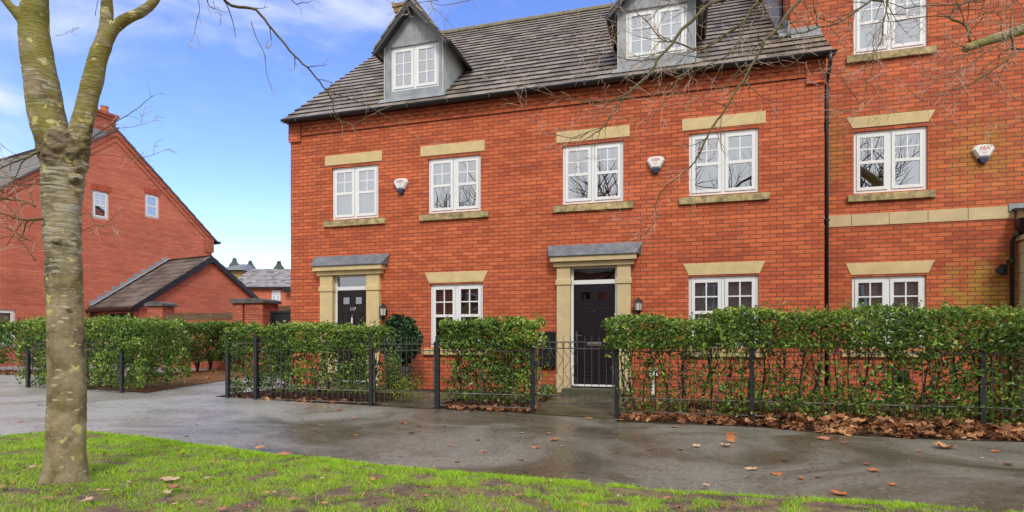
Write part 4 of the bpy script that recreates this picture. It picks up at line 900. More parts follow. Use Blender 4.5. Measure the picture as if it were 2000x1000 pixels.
rf = []; n = 11; rrn = random.Random(4); rnn = []
for s, y in ((-1, g0-.22), (1, g1+.22)):
    for i in range(n):
        a, c = i/n, (i+1)/n+.02; ze = 2.20; ya, yc = y+(gm-y)*a, y+(gm-y)*c; za, zc = ze+(4.18-ze)*a+.06, ze+(4.18-ze)*c+.025
        x = LX
        while x < GX+.1:
            x2 = min(x+.3, GX+.1); q = rrn.random(); pts = [(x, ya, za), (x2-.004, ya, za), (x2-.004, yc, zc), (x, yc, zc)]
            rf.append(pts if s < 0 else pts[::-1]); rf.append([(x, ya, za-.05), (x2, ya, za-.05), (x2, ya, za), (x, ya, za)]); rnn += [q, q]; x += .3
npmesh('roof', np.array(rf, float), 1, TILE2, G.e, tuple(-G.base), np.array(rnn))
bb = MB()
for s, y in ((-1, g0-.26), (1, g1+.26)):
    pts = [(y, 2.02), (gm, 4.0), (gm, 4.20), (y, 2.22)]; bb.prismx(pts if s < 0 else pts[::-1], GX+.06, GX+.115)
    pts = [(y, 2.16), (gm, 4.14), (gm, 4.165), (y, 2.185)]; bb.prismx(pts if s < 0 else pts[::-1], GX+.001, GX+.058)
G.part('bargeboard', bb, BLACKM)
gt = MB(); gt.tube([(LX+.02, g0-.27, 2.13), (GX+.1, g0-.27, 2.13)], [.06, .06], 10); gt.box(LX, g0-.2, 2.05, GX+.06, g0-.18, 2.2); gt.tube([(LX+.1, g0-.24, 2.1), (LX+.1, g0-.1, 1.9), (LX+.1, g0-.06, .05)], [.035]*3, 8); G.part('gutter', gt, BLACKP)
lf = MB()
for i in range(11):
    a = i/11; c = (i+1)/11; ya, yc = g0-.2+(gm-g0+.2)*a, g0-.2+(gm-g0+.2)*c; za, zc = 2.27+1.98*a, 2.27+1.98*c
    lf.add([(LX+.004, ya, za+.24), (LX+.004, yc, za+.24), (LX+.02, yc, zc+.03), (LX+.02, ya, za+.03)], [(0, 1, 2, 3)]); lf.add([(LX+.01, ya, za+.045), (LX+.26, ya, za+.045), (LX+.26, yc, zc+.045), (LX+.01, yc, zc+.045)], [(0, 1, 2, 3)])
G.part('flashing', lf, LEADP)

# ---- garden wall with piers, dark side gate
def pier(t, x0, x1, y0, y1, zt, capz=.14):
    b = MB(); b.box(x0, y0, -.1, x1, y1, zt); p = t.part('pier', b, BR4)
    c = MB(); c.box(x0-.07, y0-.07, zt+.001, x1+.07, y1+.07, zt+.08); c.prism([(x0-.07, zt+.08), (x1+.07, zt+.08), (x1-.1, zt+capz), (x0+.1, zt+capz)], y0-.07, y1+.07); sub(p, 'cap', c, COPING, .006)
GW = Thing('garden_wall', (-5.8, 3.7, .1), 'long brick garden wall with brown coping and capped pier before the garage', 'wall')
b = MB(); b.box(-7.5, 3.6, -.1, -4.72, 3.82, 1.76); GW.part('wall', b, BR4)
s_ = MB(); x = -7.5
while x < -4.73: s_.box(x+.003, 3.585, 1.762, min(x+.072, -4.72), 3.835, 1.965); x += .075
GW.part('coping', s_, SOLDIER)
pier(GW, -8.12, -7.5, 3.5, 3.95, 2.21)
GP = Thing('brick_gate_pier', (-4, 3.7, .1), 'stout pair of brick piers with stone caps beside the dark side gate', 'pier')
b = MB(); b.box(-4.35, 3.62, -.1, -4.1, 3.9, 2.23); GP.part('wall', b, BR4)
pier(GP, -4.72, -4.35, 3.45, 4.0, 2.24); pier(GP, -4.1, -3.45, 3.25, 3.95, 2.22)
SW = Thing('garden_wall', (-2, 5.2, .1), 'low brick wall with brown coping behind the dark side gate', 'wall')
b = MB(); b.box(-6, 5.2, -.1, .0-.01, 5.42, 2.05); SW.part('wall', b, BR4)
s_ = MB(); x = -6
while x < -.02: s_.box(x+.003, 5.185, 2.052, x+.072, 5.435, 2.26); x += .075
SW.part('coping', s_, SOLDIER)
SG = Thing('side_gate', (-2.5, 3.7, .1), 'dark boarded side gate between brick pier and house', 'gate')
b = MB(); x = -3.36
while x < -.1: b.box(x+.004, 3.6, .1, x+.12, 3.625, 1.93); x += .124
SG.part('board', b, DARKGATE)
b = MB(); b.box(-3.45, 3.56, .0, -3.37, 3.66, 1.99); b.box(-3.37, 3.57, 1.931, -.01, 3.65, 1.985); SG.part('gate_frame', b, DARKGATE)

# ---- far houses
FC = Matrix.Translation((CAM.x, CAM.y, 0)) @ Matrix.Rotation(TH, 4, 'Z')    # frame square to the view direction of the street
class FT(Thing):
    def __init__(s, name, base, label, cat, group=None): super().__init__(name, base, label, cat, group, FC)
dH = 45.0; k = dH/FOC
F1 = FT('brick_house', (-18, dH, .1), 'distant brick house with grey tiled roof and one white window', 'house')
xa, xb = -21.9, -15.0; ze = 1.1+104*k; zr = 1.1+152*k; wx0, wx1 = (530-1000)*k, (548-1000)*k; wz0, wz1 = 1.1+(665-587)*k, 1.1+(665-567)*k
b = MB(); wall(b, xa, xb, 0, ze, dH, [(wx0, wx1, wz0, wz1)]); b.box(xa, dH+.2, 0, xb, dH+8, ze-.01); F1.part('wall', b, BR3)
V, rn = tiles(xa-.3, xb, dH-.2, ze, dH+4.1, zr, gauge=.36, wid=.33, seed=21, jit=.01)
V = V - 0; npmesh('roof', np.concatenate([V, np.array([[(xa-.3, dH+4.1, zr), (xb, dH+4.1, zr), (xb, dH+8.4, ze), (xa-.3, dH+8.4, ze)]])]), 1, TILE3, F1.e, tuple(-F1.base), np.concatenate([rn, [.5]]))
g = MB(); g.box(xa-.3, dH-.3, ze-.12, xb, dH-.2, ze); g.box(-17.6, dH-.5, ze-.45, -16.6, dH-.35, ze-.1); F1.part('gutter', g, BLACKP)
make_window(F1, wx0, wx1, wz0, wz1, dH, 'cas', 'dark')
dH2 = 62.0; k = dH2/FOC
F2 = FT('brick_house', (-30, dH2, .1), 'farthest pale brick house with low hipped grey roof', 'house')
b = MB(); b.box((425-1000)*k, dH2, 0, (474-1000)*k, dH2+6, 1.1+136*k); F2.part('wall', b, YBRICK)
h = MB(); x0_, x1_ = (418-1000)*k, (478-1000)*k; xm_ = (450-1000)*k; z0_, z1_ = 1.1+137*k, 1.1+157*k
h.add([(x0_, dH2-.4, z0_), (x1_, dH2-.4, z0_), (x1_, dH2+7, z0_), (x0_, dH2+7, z0_), (xm_-.4, dH2+3.3, z1_), (xm_+.4, dH2+3.3, z1_)], [(0, 1, 5, 4), (1, 2, 5), (2, 3, 4, 5), (3, 0, 4), (0, 3, 2, 1)]); F2.part('roof', h, mat('far_slate', (.20, .20, .21), .6, .3, var=.2))
# ------------------------------------------------------------ fixtures on the fronts
def lantern(x, z0, z1, label):
    t = Thing('wall_lantern', (x, -.02, z0), label, 'lantern', 'coach lanterns beside the doors'); H = z1-z0; cy = -.13
    b = MB(); b.box(x-.035, -.02, z0+H*.30, x+.035, -.001, z0+H*.62); b.box(x-.012, -.07, z0+H*.44, x+.012, -.02, z0+H*.50); t.part('bracket', b, BLACKP)
    b = MB(); b.lathe([(.075, z0+H*.22), (.078, z0+H*.26), (.055, z0+H*.20)][:2], (x, cy, 0), 6); b.lathe([(.02, z0), (.035, z0+H*.06), (.045, z0+H*.12), (.07, z0+H*.22)], (x, cy, 0), 6)
    for i in range(6):
        a = math.pi/3*i; b.bar((x+.062*math.cos(a), cy+.062*math.sin(a), z0+H*.24), (x+.078*math.cos(a), cy+.078*math.sin(a), z0+H*.70), .007, n=4)
    t.part('cage', b, BLACKP)
    b = MB(); b.lathe([(.092, z0+H*.70), (.085, z0+H*.735), (.045, z0+H*.86), (.03, z0+H*.88), (.012, z0+H*.94), (.016, z0+H*.96), (.004, z0+H)], (x, cy, 0), 6); t.part('lid', b, BLACKP)
    b = MB(); b.lathe([(.055, z0+H*.24), (.070, z0+H*.70)], (x, cy, 0), 6); t.part('lantern_glass', b, LGLASS)
lantern(2.405, 1.54, 1.905, 'black wall lantern above the bay shrub beside door 117')
lantern(7.727, 1.58, 1.915, 'black wall lantern beside the plain black door')
def alarm(x, z, s, y, label):
    t = Thing('alarm_box', (x, y, z), label, 'alarm box', 'white triangular alarm boxes high on the brick fronts')
    P = [(-.17, .06), (-.135, .125), (-.06, .145), (.06, .145), (.135, .125), (.17, .06), (.085, -.09), (-.085, -.09)]; P = [(a*s, b*s) for a, b in P]
    m = MB(); n = len(P)
    f = [(x+a*.82, y-.085, z+.012+b*.82) for a, b in P]; g = [(x+a, y-.05, z+b) for a, b in P]; h = [(x+a*.98, y-.001, z+b*.98) for a, b in P]
    m.add(f+g+h, [tuple(range(n))] + [(i, i+n, (i+1)%n+n, (i+1)%n) for i in range(n)] + [(i+n, i+2*n, (i+1)%n+2*n, (i+1)%n+n) for i in range(n)])
    t.part('cover', m, WHITEP, .004)
    m = MB(); q = [(-.075, -.092), (.075, -.092), (.06, -.15), (.03, -.185), (-.03, -.185), (-.06, -.15)]; q = [(a*s, b*s) for a, b in q]
    m.prism([(x+a, z+b) for a, b in q][::-1], y-.07, y-.002); t.part('strobe_lens', m, NAVY, .006)
    text('ABA', .085*s, (x-t.base.x, y-.0865-t.base.y, z+.045*s-t.base.z), REDINK, t.e, 'lettering', .001, align='CENTER')
    m = MB()
    for zz, hw in ((.022, .06), (.0, .035), (-.014, .04), (-.035, .03)):
        m.box(x-hw*s, y-.0868, z+zz*s, x+hw*s, y-.0855, z+(zz+.006)*s)
    t.part('small_print', m, PINKINK)
alarm(2.78, 4.40, 1, 0, 'white alarm box between the two upper windows above door 117')
alarm(8.04, 4.40, .97, 0, 'white alarm box between the two upper windows above the plain black door')
alarm(13.49, 4.33, .97, Y3, 'white alarm box on the algae stained bricks of the tall house')
t = Thing('security_light', (13.75, Y3, 2.3), 'small black security light near the short downpipe', 'wall light')
b = MB(); b.box(13.74, Y3-.03, 2.22, 13.84, Y3-.001, 2.40); b.bar((13.79, Y3-.03, 2.31), (13.70, Y3-.13, 2.30), .03, .045, 10); t.part('bracket', b, BLACKP)
b = MB(); b.bar((13.72, Y3-.11, 2.30), (13.66, Y3-.17, 2.29), .055, .06, 12); t.part('lamp_head', b, BLACKP)
t = Thing('meter_box', (6.0, 0, .57), 'black meter box on the brick wall beside the pale pilaster', 'meter box')
b = MB(); b.box(5.80, -.09, .575, 6.125, -.001, 1.275); t.part('body', b, BLACKP, .01)
b = MB(); b.box(5.825, -.102, .60, 6.10, -.091, 1.25); b.box(5.94, -.106, 1.12, 5.98, -.1025, 1.16); t.part('door', b, BLACKP, .004)
t = Thing('vent_cover', (8.0, 0, .1), 'white plastic box and pipe low on the wall behind the bare hedge stems', 'utility pipe')
b = MB(); b.box(7.93, -.11, .44, 8.08, -.001, .575); t.part('cover', b, WHITEP, .01)
b = MB(); b.bar((7.99, -.06, .44), (7.99, -.06, .06), .035, n=12); t.part('pipe', b, WHITEP, smooth=False)
t = Thing('vent_cover', (12.5, Y3, .3), 'small black vent box low on the tall house behind the hedge', 'vent')
b = MB(); b.box(12.15, Y3-.08, .32, 12.38, Y3-.001, .58); t.part('cover', b, BLACKP, .01)
def rock(name, c, r, m, label, cat, seed):
    import bmesh
    bm = bmesh.new(); bmesh.ops.create_icosphere(bm, subdivisions=3, radius=1)
    for v in bm.verts:
        n = noise.noise(v.co*1.4+Vector((seed, 0, 0)))*.35+noise.noise(v.co*4+Vector((seed, 0, 0)))*.1
        v.co = Vector((v.co.x*r[0], v.co.y*r[1], v.co.z*r[2]))*(1+n)
    me = bpy.data.meshes.new(name); bm.to_mesh(me); bm.free(); me.materials.append(m); o = bpy.data.objects.new(name, me); col.objects.link(o); o.location = c; return tag(o, label, cat)
rock('stone', (6.05, -.42, .16), (.09, .07, .10), mat('pale_stone', (.55, .55, .52), .8, .3, var=.5, vscale=14), 'pale garden stone below the meter box', 'stone', 3)

# ---- planter with bay shrub
def leaves(name, pts, nrm, size, m, parent=None, off=(0,0,0), seed=1, asp=.5, spread=1.0, curl=.25, bias=None):
    """one folded leaf (two triangles each side) per point"""
    g = np.random.default_rng(seed); n = len(pts); P = np.asarray(pts, float)
    d = g.normal(size=(n, 3)); 
    if nrm is not None: d = d*spread + np.asarray(nrm)*1.0
    d /= np.linalg.norm(d, axis=1)[:, None]+1e-9
    u = g.normal(size=(n, 3)); u[:, 2] -= .35; u -= d*(u*d).sum(1)[:, None]; u /= np.linalg.norm(u, axis=1)[:, None]+1e-9
    v = np.cross(d, u); s = size*g.uniform(.6, 1.25, (n, 1)); w_ = s*asp
    a = P-u*s*.5; tip = P+u*s*.5-d*s*curl*g.uniform(0, 1, (n, 1)); fo = d*w_*.22
    l1 = P-u*s*.12+v*w_*.5+fo; r1 = P-u*s*.12-v*w_*.5+fo; l2 = P+u*s*.22+v*w_*.36+fo*.7-d*s*.04; r2 = P+u*s*.22-v*w_*.36+fo*.7-d*s*.04
    q = np.stack([np.stack([a, r1, r2, tip], 1), np.stack([a, tip, l2, l1], 1)], 1).reshape(n*2, 4, 3)
    r_ = g.beta(2, 2.6, n)
    if bias is not None: r_ = np.clip(r_+bias, 0, 1)
    return npmesh(name, q, 1, m, parent, off, np.repeat(r_, 2))
px_ = 3.17; py_ = -.83
PT = Thing('potted_bay_shrub', (px_, py_, .13), 'round bay shrub in a dark slate planter between the lantern and the blinds window', 'potted plant')
b = MB(); hw0, hw1, hz0, hz1 = .13, .20, .13, .60
def sqring(h, z, n=4, bul=0): return [(px_-h, py_-h, z), (px_+h, py_-h, z), (px_+h, py_+h, z), (px_-h, py_+h, z)]
lv = [(.13, .13), (.175, .25), (.205, .42), (.205, .54), (.19, .60), (.165, .60), (.165, .56)]
vs = []; fs = [(3, 2, 1, 0)]
for h, z in lv: vs += sqring(h, z)
for i in range(len(lv)-1):
    for k_ in range(4): fs.append((i*4+k_, i*4+(k_+1)%4, i*4+4+(k_+1)%4, i*4+4+k_))
fs.append(tuple((len(lv)-1)*4+k_ for k_ in range(4))); b.add(vs, fs); PT.part('planter', b, POTM, .012)
b = MB()
for i in range(7):
    a = i*.9; b.tube([(px_, py_, .55), (px_+.06*math.cos(a), py_+.06*math.sin(a), .75), (px_+.2*math.cos(a), py_+.2*math.sin(a), 1.15)], [.015, .012, .006], 5)
PT.part('stem', b, STEM)
g = np.random.default_rng(11); n = 3400; d = g.normal(size=(n, 3)); d /= np.linalg.norm(d, axis=1)[:, None]; rr = g.uniform(.45, 1.0, n)**.6
bumps = np.array([1+.16*noise.noise(Vector(x*2.6)) for x in d])
P = d*rr[:, None]*bumps[:, None]*np.array([.43, .40, .50])+np.array([px_+.0, py_, 1.10])
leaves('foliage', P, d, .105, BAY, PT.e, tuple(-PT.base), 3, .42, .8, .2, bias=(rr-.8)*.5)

# ---- hedges
def hedge(label, boxes, size, m, seed, stems=(), density=1.0, group='clipped hedges along the iron railings', zf=None, name='hedge', asp=.55):
    """boxes: list of (x0,y0,x1,y1,z0,z1,thickness, n, sparse) hedge runs along a centre line"""
    x0, y0 = boxes[0][0], boxes[0][1]; T = Thing(name, (x0, y0, gz(x0)), label, 'hedge', group)
    g = np.random.default_rng(seed); Ps = []; Ns = []; Bs = []
    for (ax, ay, bx, by, z0, z1, th, n, shell) in boxes:
        t = g.uniform(0, 1, n); L_ = math.hypot(bx-ax, by-ay); dx, dy = (bx-ax)/L_, (by-ay)/L_; nx, ny = -dy, dx
        s = g.uniform(-1, 1, n); z = g.uniform(0, 1, n)
        sh = g.uniform(0, 1, n) < shell; top = g.uniform(0, 1, n) < .30; side = np.where(g.uniform(0, 1, n) < .62, -1, 1)
        dep = np.abs(g.normal(0, .09, n))
        s = np.where(sh & ~top, side*(1-dep*1.5), s); z = np.where(sh & top, 1-dep, z)
        endp = g.uniform(0, 1, n) < (.35*th/(L_+th)); t = np.where(endp & sh, np.where(g.uniform(0, 1, n) < .5, 0.0, 1.0)+g.normal(0, .02, n), t)
        lx = t*L_; wob = np.array([noise.noise(Vector((a*1.7, b*2.2, seed))) for a, b in zip(lx, z*(z1-z0))]); wob2 = np.array([noise.noise(Vector((a*3.1, c_*2.0, seed+9))) for a, c_ in zip(lx, s)])
        half = th/2*(1+.34*wob); wob3 = np.array([noise.noise(Vector((a*7.5, c_*4.0, seed+4))) for a, c_ in zip(lx, s)])
        zz = z0+(z1-z0)*z+(.10*wob2+.05*wob3)*(z > .6)+ (z < .25)*.05*wob
        zz = zz+.085*np.array([noise.noise(Vector((a*1.15, 3.3, seed))) for a in lx])*np.clip(z*2-.6, 0, 1)
        half = half*np.where(z > .93, .88, 1)
        X = ax+dx*lx+nx*s*half; Y = ay+dy*lx+ny*s*half
        Ps.append(np.stack([X, Y, zz], 1)); nn = np.stack([nx*s, ny*s, (z-.55)*1.3], 1)
        nn[:, :] = np.where((sh & top)[:, None], np.array([[nx*.1, ny*.1, 1.2]]), nn); Ns.append(nn)
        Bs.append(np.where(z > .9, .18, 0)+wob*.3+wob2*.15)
    P = np.concatenate(Ps); Nn = np.concatenate(Ns)
    cl = np.array([noise.noise(Vector(p*4.2)) + .5*noise.noise(Vector(p*9)) for p in P]) > np.where(P[:, 2] > 1.0, -.34, -.20)
    P = P[cl]; Nn = Nn[cl]; Bs = [np.concatenate(Bs)[cl]]; Nn /= np.linalg.norm(Nn, axis=1)[:, None]+1e-6
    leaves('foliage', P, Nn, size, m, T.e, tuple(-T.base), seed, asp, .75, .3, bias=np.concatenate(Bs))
    # loose shoots that stick out of the clipped top and face
    sb = MB(); SP_ = []; SN_ = []; r9 = random.Random(seed+50)
    for (ax, ay, bx, by, z0, z1, th, n, shell) in (boxes[:2] if len(boxes) > 3 else boxes[:1]):
        L_ = math.hypot(bx-ax, by-ay)
        for i in range(int(L_*22)):
            f = r9.random(); s_ = r9.uniform(-.9, .9); nx, ny = -(by-ay)/L_, (bx-ax)/L_
            front = r9.random() < .3
            p = Vector((ax+(bx-ax)*f+nx*s_*th/2, ay+(by-ay)*f+ny*s_*th/2, z1-.03)); d = Vector((r9.uniform(-.5, .5), r9.uniform(-.5, .3), 1))
            if front: p = Vector((ax+(bx-ax)*f-nx*th*.45, ay+(by-ay)*f-ny*th*.45, r9.uniform(z0, z1))); d = Vector((r9.uniform(-.6, .6), -1, r9.uniform(-.4, .6)))
            d.normalize(); ln = r9.uniform(.05, .17); q = p+d*ln+Vector((0, 0, -.01)); sb.tube([p, (p+q)/2+Vector((.005, .004, 0)), q], [.0022, .0018, .0012], 3)
            for k_ in range(r9.randint(3, 6)): SP_.append(tuple(p+d*ln*(k_+1)/5+Vector((r9.uniform(-.02, .02), r9.uniform(-.02, .02), 0)))); SN_.append((r9.uniform(-1, 1), -.5, .6))
    leaves('shoot', SP_, np.array(SN_), size*.9, m, T.e, tuple(-T.base), seed+3, asp*.9, .7, .3, bias=np.full(len(SP_), .15))
    rr = random.Random(seed)
    for (x, y, z0, z1, r0, lean) in stems:
        b = MB(); pts = []; n = 7; q = Vector((x, y, z0)); wx = rr.uniform(-1, 1)*lean; wy = rr.uniform(-1, 1)*lean*.5
        for i in range(n): 
            f = i/(n-1); pts.append((x+wx*f+.03*math.sin(f*7+x*9), y+wy*f+.02*math.cos(f*6+x*5), z0+(z1-z0)*f))
        b.tube(pts, [r0*(1-.6*i/(n-1)) for i in range(n)], 6)
        for k_ in range(5):
            i = rr.randint(1, n-3); p = Vector(pts[i]); a = rr.uniform(0, 6.28); ln = rr.uniform(.25, .5)
            e1 = p+Vector((math.cos(a)*.10, math.sin(a)*.08, ln*.5)); e2 = p+Vector((math.cos(a)*.17, math.sin(a)*.12, ln)); b.tube([p, e1, e2], [r0*.5, r0*.35, r0*.15], 4)
        T.part('stem', b, STEM)
    return T
def stemrow(x0, x1, y, n, z0, z1, seed, lean=.15, r0=.014):
    r = random.Random(seed); return [(x0+(x1-x0)*(i+r.uniform(.2, .8))/n, y+r.uniform(-.12, .12), z0, z1+r.uniform(-.15, .1), r0*r.uniform(.7, 1.3), lean) for i in range(n)]
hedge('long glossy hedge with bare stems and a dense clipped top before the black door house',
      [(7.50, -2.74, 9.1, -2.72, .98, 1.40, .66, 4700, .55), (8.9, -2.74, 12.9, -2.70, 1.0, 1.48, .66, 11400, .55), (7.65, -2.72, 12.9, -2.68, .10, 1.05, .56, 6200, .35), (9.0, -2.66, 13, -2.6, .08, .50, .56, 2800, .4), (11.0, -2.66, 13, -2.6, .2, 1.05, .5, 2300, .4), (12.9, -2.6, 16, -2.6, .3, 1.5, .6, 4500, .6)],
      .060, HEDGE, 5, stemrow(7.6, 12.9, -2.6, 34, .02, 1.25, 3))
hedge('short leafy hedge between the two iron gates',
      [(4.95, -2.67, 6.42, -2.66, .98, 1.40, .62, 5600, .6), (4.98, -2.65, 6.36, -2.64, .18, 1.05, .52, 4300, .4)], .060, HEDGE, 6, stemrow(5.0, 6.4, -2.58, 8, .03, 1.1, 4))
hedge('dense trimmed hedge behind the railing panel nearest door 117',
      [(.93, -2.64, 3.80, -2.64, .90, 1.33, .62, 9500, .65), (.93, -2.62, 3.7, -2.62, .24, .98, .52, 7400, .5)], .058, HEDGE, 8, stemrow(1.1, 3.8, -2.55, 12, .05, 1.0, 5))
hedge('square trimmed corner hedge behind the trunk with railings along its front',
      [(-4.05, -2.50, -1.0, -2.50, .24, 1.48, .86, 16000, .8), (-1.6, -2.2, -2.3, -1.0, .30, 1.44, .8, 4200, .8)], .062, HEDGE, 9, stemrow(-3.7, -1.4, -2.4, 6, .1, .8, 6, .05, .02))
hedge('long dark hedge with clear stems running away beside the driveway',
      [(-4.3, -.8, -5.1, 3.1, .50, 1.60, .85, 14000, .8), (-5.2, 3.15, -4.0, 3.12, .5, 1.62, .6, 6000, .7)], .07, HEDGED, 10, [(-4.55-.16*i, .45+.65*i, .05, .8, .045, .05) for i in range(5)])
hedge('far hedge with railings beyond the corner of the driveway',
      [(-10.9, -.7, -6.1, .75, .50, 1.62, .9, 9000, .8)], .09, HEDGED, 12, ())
t = Thing('lime_shrub', (4.05, -2.45, .08), 'small lime green feathery shrub poking through the plain gate', 'shrub')
g = np.random.default_rng(21); n = 700; d = g.normal(size=(n, 3)); P = d*np.array([.16, .12, .14])+np.array([4.08, -2.45, .32]); leaves('foliage', P, d, .045, YELLOW, t.e, tuple(-t.base), 5, .35, 1)
b = MB(); b.tube([(4.05, -2.45, .05), (4.07, -2.45, .3)], [.01, .006], 5); t.part('stem', b, STEM)
t = Thing('lime_shrub', (5.75, -1.9, .08), 'yellow green shrub glowing behind the short hedge between the gates', 'shrub')
g = np.random.default_rng(22); n = 1500; d = g.normal(size=(n, 3)); P = d*np.array([.26, .13, .22])+np.array([5.75, -1.95, .62]); leaves('foliage', P, d, .06, YELLOW, t.e, tuple(-t.base), 6, .45, 1)
b = MB(); b.tube([(5.75, -1.95, .05), (5.75, -1.95, .6)], [.02, .012], 5); t.part('stem', b, STEM)
def clump(x, y, z, rx, ry, rz, n, m, label, seed, size=.06, cat='plant', name='garden_plant'):
    t = Thing(name, (x, y, gz(x)), label, cat); g = np.random.default_rng(seed); d = g.normal(size=(n, 3)); d /= np.linalg.norm(d, axis=1)[:, None]; r_ = g.uniform(.2, 1, n)**.5
    P = d*r_[:, None]*np.array([rx, ry, rz])+np.array([x, y, z]); leaves('foliage', P, d, size, m, t.e, tuple(-t.base), seed, .5, .9)
    b = MB()
    for i in range(4): b.tube([(x+.03*i-.05, y, gz(x)), (x+rx*.5*math.cos(i*2), y+ry*.5*math.sin(i*2), z)], [.008, .004], 4)
    t.part('stem', b, STEM)
clump(3.86, -2.45, .62, .17, .18, .42, 480, HEDGE, 'straggly leafy branches beside the post of the plain gate', 31)
clump(6.25, -1.3, .22, .18, .2, .13, 240, HEDGE, 'low leafy tuft beside the path to the black door', 32, .07)
clump(.98, -2.75, .28, .15, .15, .14, 160, HEDGE, 'low tuft at the driveway end of the railings', 33)

# ---- iron railings
FY = -2.90
def railing(label, posts, y0, y1, ztop, skip=(), sp=.10, zs=(1.05, .95, .30, .11), nofirst=False):
    """posts: list of x; railings between consecutive posts except the gaps in skip"""
    yx = lambda x: y0+(y1-y0)*(x-posts[0])/(posts[-1]-posts[0])
    T = Thing('railing_fence', (posts[0], y0, gz(posts[0])), label, 'fence', 'black iron railings along the tarmac')
    for x in (posts[1:] if nofirst else posts):
        b = MB(); y = yx(x); b.box(x-.030, y-.030, gz(x)-.1, x+.030, y+.030, ztop); b.prism([(x-.034, ztop), (x+.034, ztop), (x+.01, ztop+.015), (x-.01, ztop+.015)], y-.034, y+.034); T.part('post', b, BLACKM, .004)
    for i, (a, c) in enumerate(zip(posts, posts[1:])):
        if i in skip: continue
        ya, yc = yx(a), yx(c)
        for z in zs:
            b = MB(); b.add([(a+.034, ya-.006, z-.011), (c-.034, yc-.006, z-.011), (c-.034, yc+.006, z-.011), (a+.034, ya+.006, z-.011), (a+.034, ya-.006, z), (c-.034, yc-.006, z), (c-.034, yc+.006, z), (a+.034, ya+.006, z)],
                  [(0,3,2,1),(4,5,6,7),(0,1,5,4),(1,2,6,5),(2,3,7,6),(3,0,4,7)]); T.part('rail', b, GREYM if z > .5 else WORN_GLINT)
        n = max(2, int(round((c-a)/sp))); proto = None
        for j in range(1, n):
            x = a+(c-a)*j/n; y = yx(x)
            if proto is None:
                b = MB(); b.bar((0, 0, zs[-1]-.016), (0, 0, 1.13), .0048, n=6, cap=False); b.bar((0, 0, 1.13), (0, 0, 1.165), .0048, .001, n=6)
                proto = b.build('bar', GREYM, T.e); proto.location = Vector((x, y, 0))-T.base
            else:
                q = proto.copy(); col.objects.link(q); q.parent = T.e; q.location = Vector((x, y, 0))-T.base
    return T
railing('black railing panels in front of the trimmed hedge by door 117', [.925, 1.512, 3.724], FY, FY, 1.215)
railing('black railing panel between the two gates', [4.88, 6.392], FY, FY, 1.16)
railing('long black railing with tall posts in front of the bare stemmed hedge', [7.624, 9.394, 11.97], FY, FY, 1.19, sp=.105)
railing('black railing run from the tall post to the sandstone porch', [11.97, 13.6, 15.6], FY, FY, 1.2, sp=.105, nofirst=True)
railing('black railing panels around the corner hedge behind the trunk', [-3.9, -2.75, -1.494], FY+.02, FY+.02, 1.17, zs=(1.05, .95, .33, .16))
railing('low far railing behind the driveway hedge stems', [-5.35, -5.6, -5.9], -.6, 3.3, .95, zs=(.9, .82, .38, .2), sp=.13)
railing('far black railing in front of the distant hedge', [-10.8, -8.6, -6.3], -1.25, .1, 1.1, zs=(1.0, .9, .42, .22), sp=.16)
def gate(x0, x1, label, fancy, lower):
    T = Thing('iron_gate', (x0, FY, gz(x0)), label, 'gate', 'iron garden gates'); a, c = x0+.045, x1-.045
    b = MB()
    for z in (1.085 if fancy else 1.05, .99 if fancy else .95, .31, lower): b.box(a, FY-.012, z-.014, c, FY+.012, z)
    b.box(a, FY-.012, lower, a+.02, FY+.012, 1.08); b.box(c-.02, FY-.012, lower, c, FY+.012, 1.08); T.part('gate_frame', b, GREYM)
    n = int(round((c-a)/.1)); xs = [a+(c-a)*j/n for j in range(n+1)]; pr = None
    for x in xs[1:-1]:
        if pr is None: b = MB(); b.bar((0, 0, lower), (0, 0, 1.14), .0048, n=6, cap=False); b.bar((0, 0, 1.14), (0, 0, 1.18), .0048, .001, n=6); pr = b.build('bar', GREYM, T.e); q = pr
        else: q = pr.copy(); col.objects.link(q); q.parent = T.e
        q.location = Vector((x, FY, 0))-T.base
    if fancy:
        mid = n//2; cells = [mid-3, mid-2, mid-1, mid, 0]
        for i in cells[:4]+[0]:
            b = MB(); cx = (xs[i]+xs[i+1])/2; rr_ = (xs[1]-xs[0])/2-.006; m_ = 16
            b.tube([(cx+rr_*math.cos(6.2832*k/m_), FY, 1.03+rr_*math.sin(6.2832*k/m_)) for k in range(m_+1)], [.0055]*(m_+1), 5); T.part('ring', b, GREYM)
        for (p, q_) in ((mid-3, mid-1), (mid-1, mid+1)):
            b = MB(); A_, M_, C_ = xs[p], xs[p+1], xs[q_]
            for xx, yy in ((A_, M_), (M_, C_)):
                z = .97
                b.tube([(xx, FY-.008, z), (yy, FY-.008, z-.15), (xx, FY-.008, z-.31), (yy, FY-.008, z-.47), (xx, FY-.008, z-.62)], [.005]*5, 5)
            T.part('lattice', b, GREYM)
    else:
        b = MB(); 
        for i in (2, 3, 4):
            xx, yy = xs[i], xs[i+1]; z = .94; b.tube([(xx, FY-.008, z), (yy, FY-.008, z-.17), (xx, FY-.008, z-.34)], [.004]*3, 5)
        T.part('lattice', b, GREYM)
    b = MB(); b.box(a-.02, FY-.05, .72, a+.05, FY-.013, .80); T.part('latch', b, BLACKM)
gate(3.724, 4.88, 'plain barred gate on the path to door 117', False, .11)
gate(6.392, 7.624, 'gate with rings and diamond lattice on the path to the black door', True, .19)

